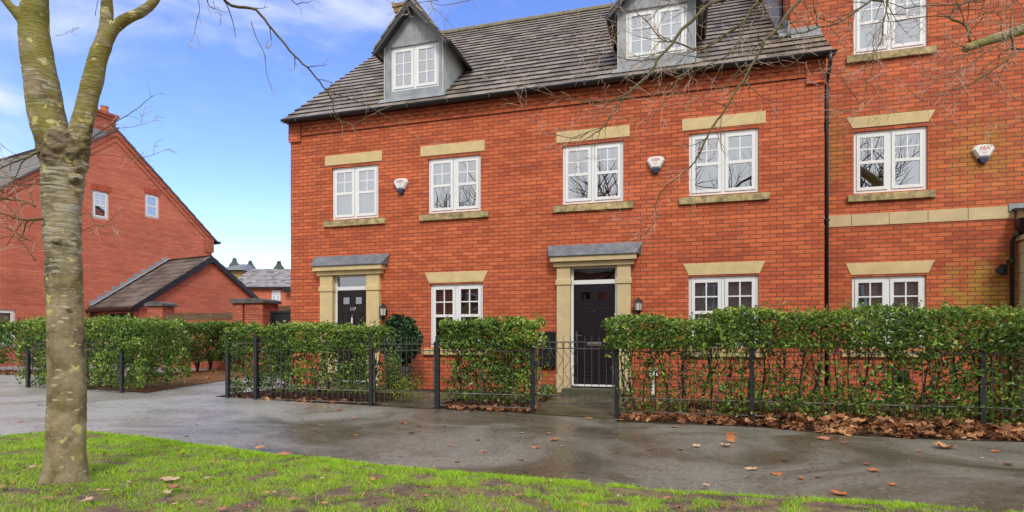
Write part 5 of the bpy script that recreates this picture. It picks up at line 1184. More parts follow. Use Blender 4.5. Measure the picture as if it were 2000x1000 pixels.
# ------------------------------------------------------------ trees
def smooth_path(pts, k=3):
    pts = [Vector(p) for p in pts]; o = []
    for i in range(len(pts)-1):
        p0 = pts[max(i-1, 0)]; p1 = pts[i]; p2 = pts[i+1]; p3 = pts[min(i+2, len(pts)-1)]
        for j in range(k):
            t_ = j/k; o.append(.5*((2*p1)+(p2-p0)*t_+(2*p0-5*p1+4*p2-p3)*t_*t_+(3*p1-p0-3*p2+p3)*t_**3))
    o.append(pts[-1]); return o
class Twigs:
    """bare branches: polylines with side twigs, one mesh, rnd attribute rises to the thin pale tips"""
    def __init__(s, seed): s.r = random.Random(seed); s.mb = MB(); s.rn = []
    def tube(s, pts, rad, n):
        k = len(s.mb.f); s.mb.tube(pts, rad, n)
        new = len(s.mb.f)-k; seg = (new-2)//(len(pts)-1)
        for i in range(len(pts)-1):
            q = .95 if rad[i+1] < .00165 else (.5 if rad[i+1] < .0022 else .25+s.r.uniform(-.2, .25)); s.rn += [q]*seg
        s.rn += [.3, .9]
    def twig(s, p, d, ln, r, lv):
        R_ = s.r; n = max(4, int(ln/.05)); pts = [p.copy()]; d = d.normalized(); c = p.copy(); bend = Vector((R_.uniform(-1, 1), R_.uniform(-1, 1), R_.uniform(-1.3, .6)))*.10
        kids = []
        for i in range(n):
            zig = Vector((R_.uniform(-1, 1), R_.uniform(-1, 1), R_.uniform(-1, 1)))*.22
            d = (d+bend+zig).normalized(); c = c+d*ln/n; pts.append(c.copy())
            if i > n*.7: d = (d+Vector((0, 0, .25))).normalized()
            if lv > 0 and R_.random() < .42 and i > 0: kids.append((c.copy(), d.copy(), (1-i/n)*ln*R_.uniform(.45, .85)+.03, r*(1-i/n*.7)*.65))
        s.tube(pts, [max(.0016, r*(1-.65*i/n)) for i in range(n+1)], 4 if r > .002 else 3)
        for c, dd, l2, r2 in kids:
            a = dd.orthogonal().normalized(); a.rotate(Matrix.Rotation(R_.uniform(0, 6.28), 3, dd)); s.twig(c, dd+a*R_.uniform(.6, 1.3), l2, r2, lv-1)
    def limb(s, pts, r0, r1, every=.12, tl=(.12, .45), lv=2, k=3, n=7, tw=True, start=0.0):
        P = smooth_path(pts, k); m_ = len(P)
        for i in range(1, m_-1): P[i] += Vector((s.r.uniform(-1, 1), s.r.uniform(-1, 1), s.r.uniform(-1, 1)))*min(.006, r0*.35)
        r0 *= 1.18; r1 *= 1.3; rad = [r0+(r1-r0)*(i/(m_-1))**.8 for i in range(m_)]; s.tube(P, rad, n)
        if not tw: return
        acc = 0
        for i in range(1, m_):
            seg = (P[i]-P[i-1]); acc += seg.length
            if i/m_ < start: acc = 0; continue
            if acc > every*s.r.uniform(.6, 1.4):
                acc = 0; d = seg.normalized(); a = d.orthogonal().normalized(); a.rotate(Matrix.Rotation(s.r.uniform(0, 6.28), 3, d))
                s.twig(P[i], d*.7+a*s.r.uniform(.5, 1.2), s.r.uniform(*tl), min(rad[i]*.62, .0048), lv)
        s.twig(P[-1], P[-1]-P[-2], tl[0]*1.2, r1, 1)
    def build(s, name, parent, off):
        me = bpy.data.meshes.new(name); me.from_pydata(s.mb.v, [], s.mb.f); me.materials.append(TWIG)
        a = me.attributes.new('rnd', 'FLOAT', 'FACE'); a.data.foreach_set('value', np.array(s.rn[:len(s.mb.f)], dtype=np.float32)); me.polygons.foreach_set('use_smooth', [True]*len(s.mb.f))
        me.update(); o = bpy.data.objects.new(name, me); col.objects.link(o); o.parent = parent; o.location = off; return o
TD = 4.08                                                       # depth of the near trunk
TB = atd(127, 920, TD); TB.z = lawn_z(TB.x, TB.y)-.03
def ring_tube(mb, centres, radii, n=36, flare=None, seed=0):
    C_ = smooth_path(centres, 6); m_ = len(C_); rs = []
    for i in range(m_):
        f = i/(m_-1)*(len(radii)-1); j = min(int(f), len(radii)-2); rs.append(radii[j]+(radii[j+1]-radii[j])*(f-j))
    b0 = len(mb.v)
    for i, p in enumerate(C_):
        d = (C_[min(i+1, m_-1)]-C_[max(i-1, 0)]).normalized(); u = (Vector((1, 0, 0))-d*d.x).normalized(); v = d.cross(u)
        for k_ in range(n):
            t_ = 6.28318*k_/n; r = rs[i]*(1+.04*noise.noise(Vector((math.cos(t_)*2, math.sin(t_)*2, p.z*2.2+seed))))
            if flare:
                h = max(0, flare-(p.z-C_[0].z))/flare; r *= 1+.50*h**2.4+.24*h**1.5*math.sin(3*t_+1)*h + .07*h*math.sin(7*t_)
            mb.v.append(tuple(p+(u*math.cos(t_)+v*math.sin(t_))*r))
    for i in range(m_-1):
        for k_ in range(n):
            a = b0+i*n+k_; c = b0+i*n+(k_+1)%n; mb.f.append((a, c, c+n, a+n)); mb.m.append(0)
    mb.f.append(tuple(b0+k_ for k_ in range(n-1, -1, -1))); e = b0+(m_-1)*n; mb.f.append(tuple(e+k_ for k_ in range(n))); mb.m += [0, 0]
def at(px, py, dd=0): return atd(px, py, TD+dd)
rpx = lambda w_: w_/2*TD/FOC*.775
PTREE = Thing('plane_tree', TB, 'forked plane tree with mottled grey and olive bark standing in the lawn', 'tree', 'bare plane trees')
mb = MB()
ring_tube(mb, [TB-Vector((0, 0, .06)), at(129, 860), at(131, 780), at(130, 700), at(127, 600), at(124, 500), at(121, 420), at(124, 340), at(126, 280), at(125, 262)],
          [rpx(90), rpx(84), rpx(81), rpx(79), rpx(78), rpx(77), rpx(80), rpx(92), rpx(98), rpx(86)], 44, .36, 1)
ring_tube(mb, [at(118, 330), at(104, 272), at(90, 215), at(80, 150), at(70, 90), at(66, 50), at(68, 0), at(74, -90, .1), at(70, -260, .2)],
          [rpx(70), rpx(80), rpx(78), rpx(74), rpx(68), rpx(62), rpx(58), rpx(50), rpx(36)], 36, None, 5)
ring_tube(mb, [at(136, 330), at(150, 280), at(163, 230), at(178, 170), at(193, 110), at(203, 80), at(207, 50), at(209, 10), at(206, -80, -.1), at(220, -260, -.3)],
          [rpx(52), rpx(56), rpx(48), rpx(44), rpx(40), rpx(38), rpx(30), rpx(27), rpx(24), rpx(18)], 28, None, 9)
ring_tube(mb, [at(204, 86), at(222, 58), at(246, 38), at(272, 26), at(296, 8), at(312, -16), at(345, -90, -.1), at(400, -200, -.2)], [rpx(30), rpx(27), rpx(25), rpx(23), rpx(21), rpx(19), rpx(15), rpx(9)], 20, None, 12)
ring_tube(mb, [at(66, 75), at(42, 40, -.05), at(22, 14, -.08), at(-5, -16, -.1), at(-60, -80, -.2)], [rpx(24), rpx(22), rpx(20), rpx(18), rpx(13)], 16, None, 14)
# bosses where limbs were lost and the burr under the fork
def boss(px, py, dd, r, squash=.6):
    c = at(px, py, dd); k0 = len(mb.v); mb.lathe([(r*.15, -r*.9), (r*.7, -r*.6), (r, 0), (r*.72, r*.6), (r*.15, r*.9)], tuple(c), 12)
boss(100, 305, -.10, .055); boss(158, 325, -.04, .050); boss(154, 372, -.03, .034); boss(157, 290, -.03, .042); boss(112, 470, -.10, .030)
boss(150, 350, -.06, .042); boss(142, 300, -.08, .04)
tmp = mb.build('trunk', BARK, PTREE.e, -PTREE.base)
rm = tmp.modifiers.new('r', 'REMESH'); rm.mode = 'VOXEL'; rm.voxel_size = .0095
sm_ = tmp.modifiers.new('s', 'SMOOTH'); sm_.iterations = 4
dg = bpy.context.evaluated_depsgraph_get(); me = bpy.data.meshes.new_from_object(tmp.evaluated_get(dg)); tmp.modifiers.clear()
nv = len(me.vertices); cc = np.empty(nv*3, np.float32); me.vertices.foreach_get('co', cc); cc = cc.reshape(-1, 3)
nn_ = np.empty(nv*3, np.float32); me.vertices.foreach_get('normal', nn_); nn_ = nn_.reshape(-1, 3)
forkz = at(130, 300).z
for i in range(nv):
    p = Vector(cc[i]); q = noise.noise(p*6)*.007+noise.noise(p*26)*.0026
    h = math.exp(-((p.z-forkz)/.16)**2); q += h*(abs(noise.noise(p*13))*.036-.008 + noise.noise(p*38)*.012)*(1 if cc[i][0] > TB.x-.02 else .45)
    h2 = max(0, 1-(p.z-TB.z)/.22); q += h2*(noise.noise(Vector((p.x*26, p.y*26, p.z*7)))*.016)
    h3 = math.exp(-((p.z-at(120, 480).z)/.07)**2); q += h3*noise.noise(Vector((p.x*22, p.y*22, p.z*30)))*.014
    cc[i] += nn_[i]*q
me.vertices.foreach_set('co', cc.reshape(-1)); me.polygons.foreach_set('use_smooth', [True]*len(me.polygons)); me.name = 'trunk'; me.update(); tmp.data = me
# crown: limbs above the picture and the twigs hanging round the trunk
def pl(pts, d0, d1=None):
    d1 = d0 if d1 is None else d1; n = len(pts); return [atd(x, y, d0+(d1-d0)*i/max(1, n-1)) for i, (x, y) in enumerate(pts)]
tw = Twigs(5)
tw.limb([at(400, -200, -.2), at(425, -80, -.1)] + pl([(440, 2), (480, 14), (500, 20), (525, 48), (550, 78), (575, 108), (600, 132), (620, 155), (636, 176), (650, 195), (652, 222), (665, 236), (690, 242), (715, 230)], 4.2, 4.6), .011, .0020, .13, (.08, .28), 2)
tw.limb(pl([(636, 176), (675, 190), (715, 205), (750, 225), (780, 245), (800, 260), (825, 273), (845, 278)], 4.55, 4.8), .0035, .0012, .16, (.05, .2), 1)
tw.limb(pl([(490, 42), (500, 72), (516, 105), (520, 140), (528, 168), (533, 180)], 4.25, 4.3), .003, .0012, .2, (.03, .12), 1)
tw.limb([at(425, -80, -.1)] + pl([(405, 3), (425, 18), (438, 24)], 4.2), .004, .0012, .08, (.05, .15), 1)
tw.limb([at(345, -90)] + pl([(388, 4), (384, 40), (378, 70), (372, 82)], 4.1), .003, .001, .1, (.04, .10), 1)
tw.limb([at(430, -200)] + pl([(560, -10), (590, 5), (606, 3)], 4.3), .004, .0015, .1, (.05, .15), 1)
for pts, r0, dd in (([(76, 297), (66, 300), (54, 308), (40, 312), (20, 320), (-10, 334)], .009, -.1), ([(82, 350), (50, 351), (24, 349), (-10, 345)], .004, -.1), ([(84, 361), (66, 359), (40, 363), (12, 364), (-10, 362)], .004, -.08),
                    ([(84, 428), (56, 429), (30, 426), (16, 420), (-12, 414)], .0085, -.12), ([(70, 404), (46, 392), (20, 390), (-12, 384)], .006, -.2), ([(60, 470), (36, 458), (16, 446), (-12, 438)], .004, -.2), ([(70, 510), (40, 470), (18, 462), (-12, 470)], .003, -.25)):
    tw.limb([at(x, y, dd-.12*i/len(pts)) for i, (x, y) in enumerate(pts)], r0, .003 if r0 > .005 else .0016, .026, (.08, .30), 2)
for pts, r0, dd in (([(172, 275), (196, 258), (211, 248), (226, 237), (250, 224), (272, 209), (289, 194), (306, 183)], .0042, -.02), ([(176, 303), (216, 303), (244, 308), (272, 309), (300, 302), (322, 293)], .0022, .02), ([(190, 262), (230, 251), (262, 247), (300, 236)], .0018, 0),
                    ([(158, 420), (175, 416), (190, 442), (214, 440), (226, 448)], .0026, -.06), ([(158, 452), (186, 440), (206, 438), (240, 402)], .0022, -.06), ([(108, 70), (122, 68), (137, 60)], .0015, 0), ([(186, 30), (190, 6), (196, -10)], .002, -.05)):
    tw.limb([at(x, y, dd) for x, y in pts], r0, .0012, .09, (.03, .13), 1)
# crown above the frame
def crown(tw, base, dirs, seed, r0, ln):
    R_ = random.Random(seed)
    for d in dirs:
        d = Vector(d).normalized(); pts = [Vector(base)]; 
        for i in range(6):
            d = (d+Vector((R_.uniform(-.3, .3), R_.uniform(-.3, .3), R_.uniform(-.05, .25)))).normalized(); pts.append(pts[-1]+d*ln/6)
        tw.limb(pts, r0, r0*.25, ln/13, (.5, 1.1), 2)
crown(tw, at(70, -260, .2), [(-.5, .3, 1), (.2, -.6, 1), (-.2, .8, 1)], 1, .045, 2.8)
crown(tw, at(220, -260, -.3), [(.3, .5, 1), (.4, -.5, 1)], 2, .026, 2.2)
crown(tw, at(400, -200, -.2), [(.6, .1, 1)], 3, .011, 1.2)
tw.build('crown', PTREE.e, tuple(-PTREE.base))

# second tree: trunk beyond the edge of the picture, its branches reach over the pavement
T2B = Vector((15.2, -6.6, 0.0)); T2 = Thing('plane_tree', T2B, 'plane tree whose sawn branch and long bare twigs hang before the roof and upper windows', 'tree', 'bare plane trees')
mb = MB()
ring_tube(mb, [T2B-Vector((0, 0, .1)), T2B+Vector((.05, 0, 1)), T2B+Vector((.0, .05, 2.2)), T2B+Vector((-.1, .1, 3.6)), T2B+Vector((-.5, .2, 4.8)), T2B+Vector((-1.4, .3, 5.8)), T2B+Vector((-2.6, .5, 6.5))], [.24, .21, .19, .18, .15, .11, .08], 24, .4, 3)
ring_tube(mb, [T2B+Vector((-.05, .05, 2.9)), T2B+Vector((.5, .1, 4.2)), T2B+Vector((1.0, .2, 6.0))], [.12, .11, .06], 18, None, 4)
D_ = pl([(2000, 57), (1975, 66), (1950, 73), (1925, 81), (1905, 88), (1886, 95)], 5.0, 4.8)
ring_tube(mb, [T2B+Vector((-.05, .05, 3.1)), T2B+Vector((-1.2, .5, 3.5)), atd(2150, 15, 5.3)]+D_, [.10, .075, .055, .045, .042, .040, .036, .034, .032], 16, None, 8)
T2.part('trunk', mb, BARK, smooth=True)
tw = Twigs(8); hub = T2B+Vector((-2.6, .5, 6.5)); hub2 = atd(1620, -180, 5.3); hub3 = atd(1860, -120, 5.0)
z1 = lambda X, Y: (1150+X/3.333, Y/3.333); z2 = lambda X, Y: (1500+X/4, Y/4); z3 = lambda X, Y: (1000+X/2, Y/2)
tw.limb([hub, atd(1750, -260, 5.3), hub2], .045, .022, .3, (.4, .9), 2)
tw.limb([T2B+Vector((-1.2, .5, 3.5)), atd(2090, -60, 5.2), hub3], .03, .018, .3, (.3, .7), 2)
def go(h, pts, f, d0, d1, r0, r1, every=.062, tl=(.08, .42), lv=2):
    q = pl([f(*p) for p in pts], d0, d1); tw.limb(([h] if h is not None else [])+q, r0, r1, every, tl, lv); return q
go(hub2, [(920, -40), (870, 0), (800, 20), (740, 60), (700, 110), (600, 195), (540, 290), (450, 380), (420, 440), (350, 530), (250, 610), (200, 680), (150, 740), (95, 825), (40, 865), (0, 895)], z1, 5.2, 5.0, .019, .0035)
go(None, [(250, 610), (180, 640), (120, 662), (60, 660), (0, 655), (-100, 655), (-180, 640), (-300, 600), (-400, 570), (-480, 560)], z1, 5.02, 5.1, .006, .0018)
go(None, [(350, 500), (300, 515), (230, 545), (228, 570), (240, 600)], z3, 5.0, 5.0, .0035, .0012); go(None, [(300, 515), (250, 540), (150, 520), (80, 480), (30, 395)], z3, 5.0, 5.1, .0035, .0012)
go(hub2, [(1170, -60), (1120, 0), (1060, 60), (1010, 140), (960, 180), (900, 220), (820, 280), (740, 320), (690, 325), (620, 295), (560, 275), (490, 265), (430, 205), (370, 130), (310, 80), (290, 20)], z1, 5.0, 5.3, .014, .0025)
go(None, [(1010, 145), (1000, 220), (960, 290), (920, 350), (890, 370), (800, 410), (740, 440), (660, 475), (600, 490), (540, 495), (490, 460)], z1, 5.03, 5.1, .006, .0018)
go(None, [(740, 320), (700, 370), (690, 420), (650, 460), (590, 500), (560, 560), (530, 620), (480, 680), (430, 740), (370, 770), (280, 780), (230, 770)], z1, 5.15, 5.0, .006, .0014)
go(None, [(450, 380), (340, 395), (240, 385), (120, 350), (0, 345), (-80, 300), (-190, 280)], z1, 5.1, 5.2, .005, .0014); go(None, [(490, 265), (430, 300), (380, 400), (340, 440), (280, 480)], z1, 5.2, 5.1, .0035, .0012)
go(hub2, [(270, -60), (230, 20), (150, 110), (90, 200), (30, 270), (0, 290), (-30, 320)], z2, 5.1, 4.9, .013, .010, .2)
go(None, [(1150, 250), (1130, 310), (1090, 380), (1050, 440), (1010, 520), (960, 590), (900, 690), (860, 750), (800, 830), (770, 890), (740, 950), (715, 1000)], z1, 4.9, 4.8, .010, .006)
go(None, [(740, 590), (700, 650), (650, 690), (590, 740), (560, 800), (565, 850), (530, 900), (480, 925), (420, 880)], z3, 4.8, 4.8, .006, .0014)
go(None, [(1050, 440), (960, 500), (880, 560), (850, 590), (800, 610), (700, 630), (620, 620), (550, 605), (500, 600)], z1, 4.9, 4.9, .004, .0012)
go(hub2, [(880, -60), (810, 0), (700, 80), (640, 120), (560, 170), (480, 200), (400, 210), (290, 250), (200, 265), (100, 290), (30, 290), (-60, 340), (-140, 400)], z2, 5.2, 5.0, .0095, .003)
go(None, [(470, 205), (440, 280), (380, 340), (300, 400), (230, 470), (140, 520), (60, 520), (0, 500)], z2, 5.1, 5.0, .003, .0012); go(None, [(380, 205), (380, 130), (355, 50), (420, 20)], z2, 5.1, 5.0, .004, .0015); go(None, [(355, 50), (300, 120), (240, 135)], z2, 5.0, 5.0, .002, .001)
go(hub3, [(950, -60), (940, 0), (920, 100), (900, 180), (890, 300), (860, 370), (820, 430), (820, 520), (790, 600), (765, 640), (770, 700), (720, 800), (650, 860), (580, 870), (500, 840), (440, 800)], z2, 5.0, 4.9, .0065, .0014)
go(None, [(900, 190), (840, 260), (820, 330), (825, 400)], z2, 4.98, 4.95, .004, .002); go(None, [(765, 640), (820, 680), (840, 720), (800, 790), (700, 865)], z2, 4.9, 4.9, .0025, .001); go(None, [(700, 780), (560, 580), (620, 520), (740, 470), (850, 400)], z2, 4.9, 4.9, .003, .001)
go(None, [(1580, 325), (1560, 230), (1520, 180), (1430, 150), (1430, 110), (1480, 50), (1550, 20), (1580, 0), (1590, -40)], z2, 4.8, 5.0, .009, .006); go(None, [(1430, 130), (1300, 125), (1150, 140), (1050, 160), (960, 170), (900, 160), (830, 150)], z2, 4.85, 5.0, .005, .0012)
go(hub3, [(1700, -30), (1550, 15), (1450, 40), (1300, 40), (1200, 45), (1080, 65), (1000, 35), (900, 10), (850, -20)], z2, 5.1, 5.3, .006, .002)
go(None, [(1905, 300), (1920, 380), (1900, 440), (1850, 480), (1770, 530), (1700, 590), (1620, 630), (1550, 670), (1450, 700), (1380, 710), (1310, 740), (1230, 790), (1150, 750), (1070, 660)], z2, 4.9, 4.7, .008, .0014); go(None, [(2060, 370), (2000, 380), (1920, 382)], z2, 4.9, 4.9, .009, .007)
go(None, [(1890, 300), (1850, 320), (1750, 380), (1640, 450), (1560, 520), (1450, 570), (1350, 620), (1250, 690)], z2, 4.85, 4.7, .005, .0012); go(None, [(1750, 380), (1650, 400), (1500, 460), (1380, 560), (1240, 700), (1080, 760)], z2, 4.85, 4.7, .003, .001)
go(hub3, [(1920, -30), (1900, 20), (1830, 90), (1780, 100), (1680, 110), (1600, 160), (1560, 215), (1620, 300)], z2, 5.0, 4.8, .004, .002); go(None, [(1780, 100), (1830, 160), (1820, 220), (1800, 260)], z2, 4.95, 4.9, .0035, .002)
go(None, [(2060, 130), (1960, 200), (1880, 260), (1840, 330)], z2, 4.9, 4.9, .003, .001); go(None, [(1540, 370), (1470, 340), (1400, 310), (1300, 290), (1200, 230)], z2, 4.8, 4.9, .003, .001); go(None, [(2060, 960), (1990, 950), (1900, 970), (1750, 975)], z2, 4.6, 4.6, .0022, .001)
go(hub2, [(540, -60), (530, 5), (500, 40), (440, 70), (420, 110), (370, 140)], z1, 5.3, 5.3, .005, .002); go(None, [(200, 200), (160, 260), (100, 320), (0, 440), (-60, 500)], z1, 5.2, 5.2, .003, .001)
go(atd(1120, -160, 5.4), [(130, -20), (175, 60), (170, 130), (150, 200), (160, 280)], z1, 5.3, 5.3, .0025, .001)
# fine ends seen before the small dormer
h4 = atd(900, -120, 5.2); tw.limb([hub2, atd(1300, -260, 5.3), h4], .014, .006, .4, (.3, .6), 2)
go(h4, [(870, -20), (862, -2), (820, 5), (800, 12), (770, 6), (750, -2)], lambda x, y: (x*.5+500+ (0), y) if False else (x, y), 5.2, 5.2, .003, .0012, .12, (.05, .2), 1)
go(h4, [(905, -15), (930, -4), (880, 8), (860, 10), (842, 4), (825, -6)], lambda x, y: (x, y), 5.2, 5.1, .003, .0012, .1, (.05, .25), 2)
go(h4, [(790, -30), (794, 8), (800, 32), (810, 48), (824, 70)], lambda x, y: (x, y), 5.1, 5.1, .003, .001, .07, (.05, .22), 2)
go(h4, [(850, -30), (842, 8), (860, 26), (885, 52), (900, 57)], lambda x, y: (x, y), 5.1, 5.1, .003, .001, .09, (.05, .2), 2)
crown(tw, T2B+Vector((1.0, .2, 6.0)), [(.5, .3, 1), (.2, -.6, 1)], 5, .05, 3); crown(tw, hub, [(-.6, -.5, 1), (-.3, .5, 1), (-1, 0, .5)], 6, .045, 3.2)
tw.build('crown', T2.e, tuple(-T2.base))

# bare trees and a brick house row across the road, behind the camera: seen only in the window glass
def bare_tree(x, y, h, seed, label):
    T = Thing('bare_tree', (x, y, 0), label, 'tree', 'bare street trees mirrored in the windows'); R_ = random.Random(seed); mb = MB()
    ring_tube(mb, [Vector((x, y, -.1)), Vector((x+.1, y, h*.2)), Vector((x, y+.1, h*.45))], [.26, .22, .17], 14, .4, seed); T.part('trunk', mb, BARK, smooth=True)
    tw = Twigs(seed)
    for i in range(9):
        a = i*2.4; d = Vector((math.cos(a), math.sin(a), R_.uniform(.5, 1.3))).normalized(); pts = [Vector((x, y+.05, h*(.25+.02*i)))]
        for k_ in range(6):
            d = (d+Vector((R_.uniform(-.3, .3), R_.uniform(-.3, .3), R_.uniform(-.1, .3)))).normalized(); pts.append(pts[-1]+d*h*.1)
        P = smooth_path(pts, 2); tw.tube(P, [.15*(1-.8*j/(len(P)-1)) for j in range(len(P))], 6)
        for j in range(2, len(P)):
            for _ in range(3):
                dd = (P[j]-P[j-1]).normalized(); o_ = dd.orthogonal().normalized(); o_.rotate(Matrix.Rotation(R_.uniform(0, 6.28), 3, dd)); c = P[j].copy(); q = [c.copy()]; d2 = (dd*.6+o_).normalized()
                for _k in range(5): d2 = (d2+Vector((R_.uniform(-.35, .35), R_.uniform(-.35, .35), R_.uniform(-.2, .35)))).normalized(); c = c+d2*h*.035; q.append(c.copy())
                tw.tube(q, [.040, .032, .026, .02, .013, .008], 4)
                for _k in range(2):
                    m0 = q[R_.randint(1, 4)]; d3 = (d2+Vector((R_.uniform(-1, 1), R_.uniform(-1, 1), R_.uniform(-.5, 1)))).normalized(); tw.tube([m0, m0+d3*h*.04, m0+(d3+Vector((0, 0, .3)))*h*.08], [.014, .010, .006], 3)
    tw.build('crown', T.e, tuple(-T.base))
for i, (x, y, h, lb) in enumerate(((1.5, -21, 11, 'bare street tree mirrored in the upper windows above door 117'), (7.5, -23, 12, 'bare street tree mirrored in the upper windows of the black door house'), (16, -21, 11, 'bare street tree mirrored in the windows of the tall brick house'), (-5, -24, 12, 'bare street tree mirrored in the panes nearest the driveway'))):
    bare_tree(x, y, h, 40+i, lb)
O = Thing('brick_house', (8, -30, 0), 'brick house row across the road mirrored in the ground floor glass', 'house')
b = MB(); b.box(-14, -38, -.2, 26, -30, 6.0)
b.add([(-14, -30, 6.0), (-14, -34, 9.2), (-14, -38, 6.0), (26, -30, 6.0), (26, -34, 9.2), (26, -38, 6.0)], [(0, 1, 2), (3, 5, 4)]); O.part('wall', b, BR3)
b = MB(); b.add([(-14.3, -29.6, 5.9), (26.3, -29.6, 5.9), (26.3, -34, 9.3), (-14.3, -34, 9.3), (26.3, -38.4, 5.9), (-14.3, -38.4, 5.9)], [(0, 1, 2, 3), (3, 2, 4, 5)]); O.part('roof', b, mat('opposite_slate', (.10, .09, .09), .6, .3, var=.3))
for i in range(9):
    for z in (.9, 3.4):
        x = -12+i*4.4; b = MB(); b.box(x, -29.98, z, x+1.3, -29.9, z+1.25); w_ = O.part('window', b, UPVC); b = MB(); b.box(x+.1, -29.899, z+.1, x+.6, -29.89, z+1.15); b.box(x+.7, -29.899, z+.1, x+1.2, -29.89, z+1.15); sub(w_, 'pane', b, DARKI)

# conifers far behind the roofs
def conifer(px, py, d, label):
    p = atd(px, py, d); T = Thing('conifer', (p.x, p.y, 0), label, 'tree', 'far conifers above the roofs'); h = p.z; g = np.random.default_rng(int(px)); n = 2600
    z = g.uniform(.8, 1, n); a = g.uniform(0, 6.28, n); r = (1-z)*h*.5+.12*g.uniform(.4, 1, n)*(1+.5*np.sin(z*90))
    P = np.stack([p.x+r*np.cos(a), p.y+r*np.sin(a), .5+z*(h-.3)], 1); leaves('foliage', P, np.stack([np.cos(a), np.sin(a), 0*a], 1), .30, FIR, T.e, tuple(-T.base), int(px), .4)
    b = MB(); b.tube([(p.x, p.y, 0), (p.x, p.y, h*.86)], [.25, .05], 6); T.part('trunk', b, STEM)
conifer(458, 507, 95, 'tallest far conifer above the hipped grey roof'); conifer(489, 512, 95, 'far conifer over the end of the grey tiled roof'); conifer(545, 513, 90, 'far conifer over the middle of the grey tiled roof')

# ------------------------------------------------------------ fallen leaves
def dead_leaf_mesh(seed, curl):
    r = random.Random(seed); n = 30; V = [(0, 0, 0)]; lob = [0, 1.05, 2.0, -1.05, -2.0]
    out_ = []
    for i in range(n):
        a = -math.pi+2*math.pi*i/n; q = .66
        for l_, s_ in zip(lob, (.86, .76, .6, .76, .6)): q = max(q, s_*math.exp(-((a-l_)/.30)**2)+.18)
        if abs(abs(a)-math.pi) < .25: q *= .5
        q *= r.uniform(.86, 1.1); out_.append((a, q))
    mid = [(a, q*.5) for a, q in out_]
    def P(a, q):
        x, y = q*math.cos(a), q*math.sin(a); z = curl*(.45*(x*x)*r2+.5*y*y)+.10*noise.noise(Vector((x*2.4, y*2.4, seed))); return (x*.5, y*.5, z*.5+.02)
    r2 = r.uniform(-.4, 1)
    V = [P(0, 0)]+[P(*m) for m in mid]+[P(*m) for m in out_]; F = []
    for i in range(n):
        j = (i+1) % n; F += [(0, 1+i, 1+j), (1+i, 1+n+i, 1+n+j, 1+j)]
    b = len(V); V += [(-.20, .006, .02), (-.20, -.006, .02), (-.62, .006, .04), (-.62, -.006, .04)]; F.append((b, b+2, b+3, b+1))
    me = bpy.data.meshes.new('fallen_leaf'); me.from_pydata(V, [], F); me.materials.append(None); me.update(); return me
def leafcol(name, c): return mat(name, c, .6, .3, var=.35, vscale=30, bump=.2, bscale=120)
LC = [leafcol('tan_leaf', (.55, .27, .12)), leafcol('orange_leaf', (.52, .17, .05)), leafcol('dark_leaf', (.14, .035, .025)), leafcol('pale_leaf', (.62, .42, .27)), leafcol('pink_brown_leaf', (.48, .20, .13))]
LN = ['tan', 'orange brown', 'dark red', 'pale buff', 'pink brown']
lmeshes = {}
def one_leaf(px, py, w_, c, label=None, tilt=None, hgt=0, curl=None, lawn=False, seed=0):
    p = atz(px, py, .02)
    for _ in range(3): p = atz(px, py, (lawn_z(p.x, p.y) + .03) if lawn else pave_z(p.x, p.y))
    r = random.Random(seed); k = (r.randint(0, 5), c); cu = curl if curl is not None else r.choice([.2, .6, 1.0])
    key = (k, cu)
    if key not in lmeshes: m_ = dead_leaf_mesh(k[0]*7+3, cu); m_.materials[0] = LC[c]; lmeshes[key] = m_
    o = bpy.data.objects.new('fallen_leaf', lmeshes[key]); col.objects.link(o); dep = (p-CAM).length; s = w_*dep/FOC*1.05
    o.scale = (s, s*r.uniform(.75, 1), s*(1 if tilt is None else 1)); o.rotation_euler = tilt or (r.uniform(-.12, .12), r.uniform(-.12, .12), r.uniform(0, 6.28)); o.location = (p.x, p.y, p.z+.006+hgt)
    return o, p
marks = [(-3.9, 'the corner hedge'), (.9, 'the driveway'), (2.6, 'the hedge by door 117'), (4.3, 'the plain gate'), (5.6, 'the short hedge'), (7.0, 'the lattice gate'), (8.6, 'the white pipe'), (9.6, 'the ground floor blind window'), (10.9, 'the tall downpipe'), (12, 'the tall house')]
cnt = {}
ORD = ['', 'second ', 'third ', 'fourth ', 'fifth ', 'sixth ', 'seventh ', 'eighth ', 'ninth ', 'tenth ', 'eleventh ', 'twelfth ']
def auto(x, c, surf):
    lm = min(marks, key=lambda m_: abs(m_[0]-x))[1]; key = (surf, c, lm); i = cnt.get(key, 0); cnt[key] = i+1
    return f"{ORD[i]}{LN[c]} fallen leaf on the {surf} before {lm}"
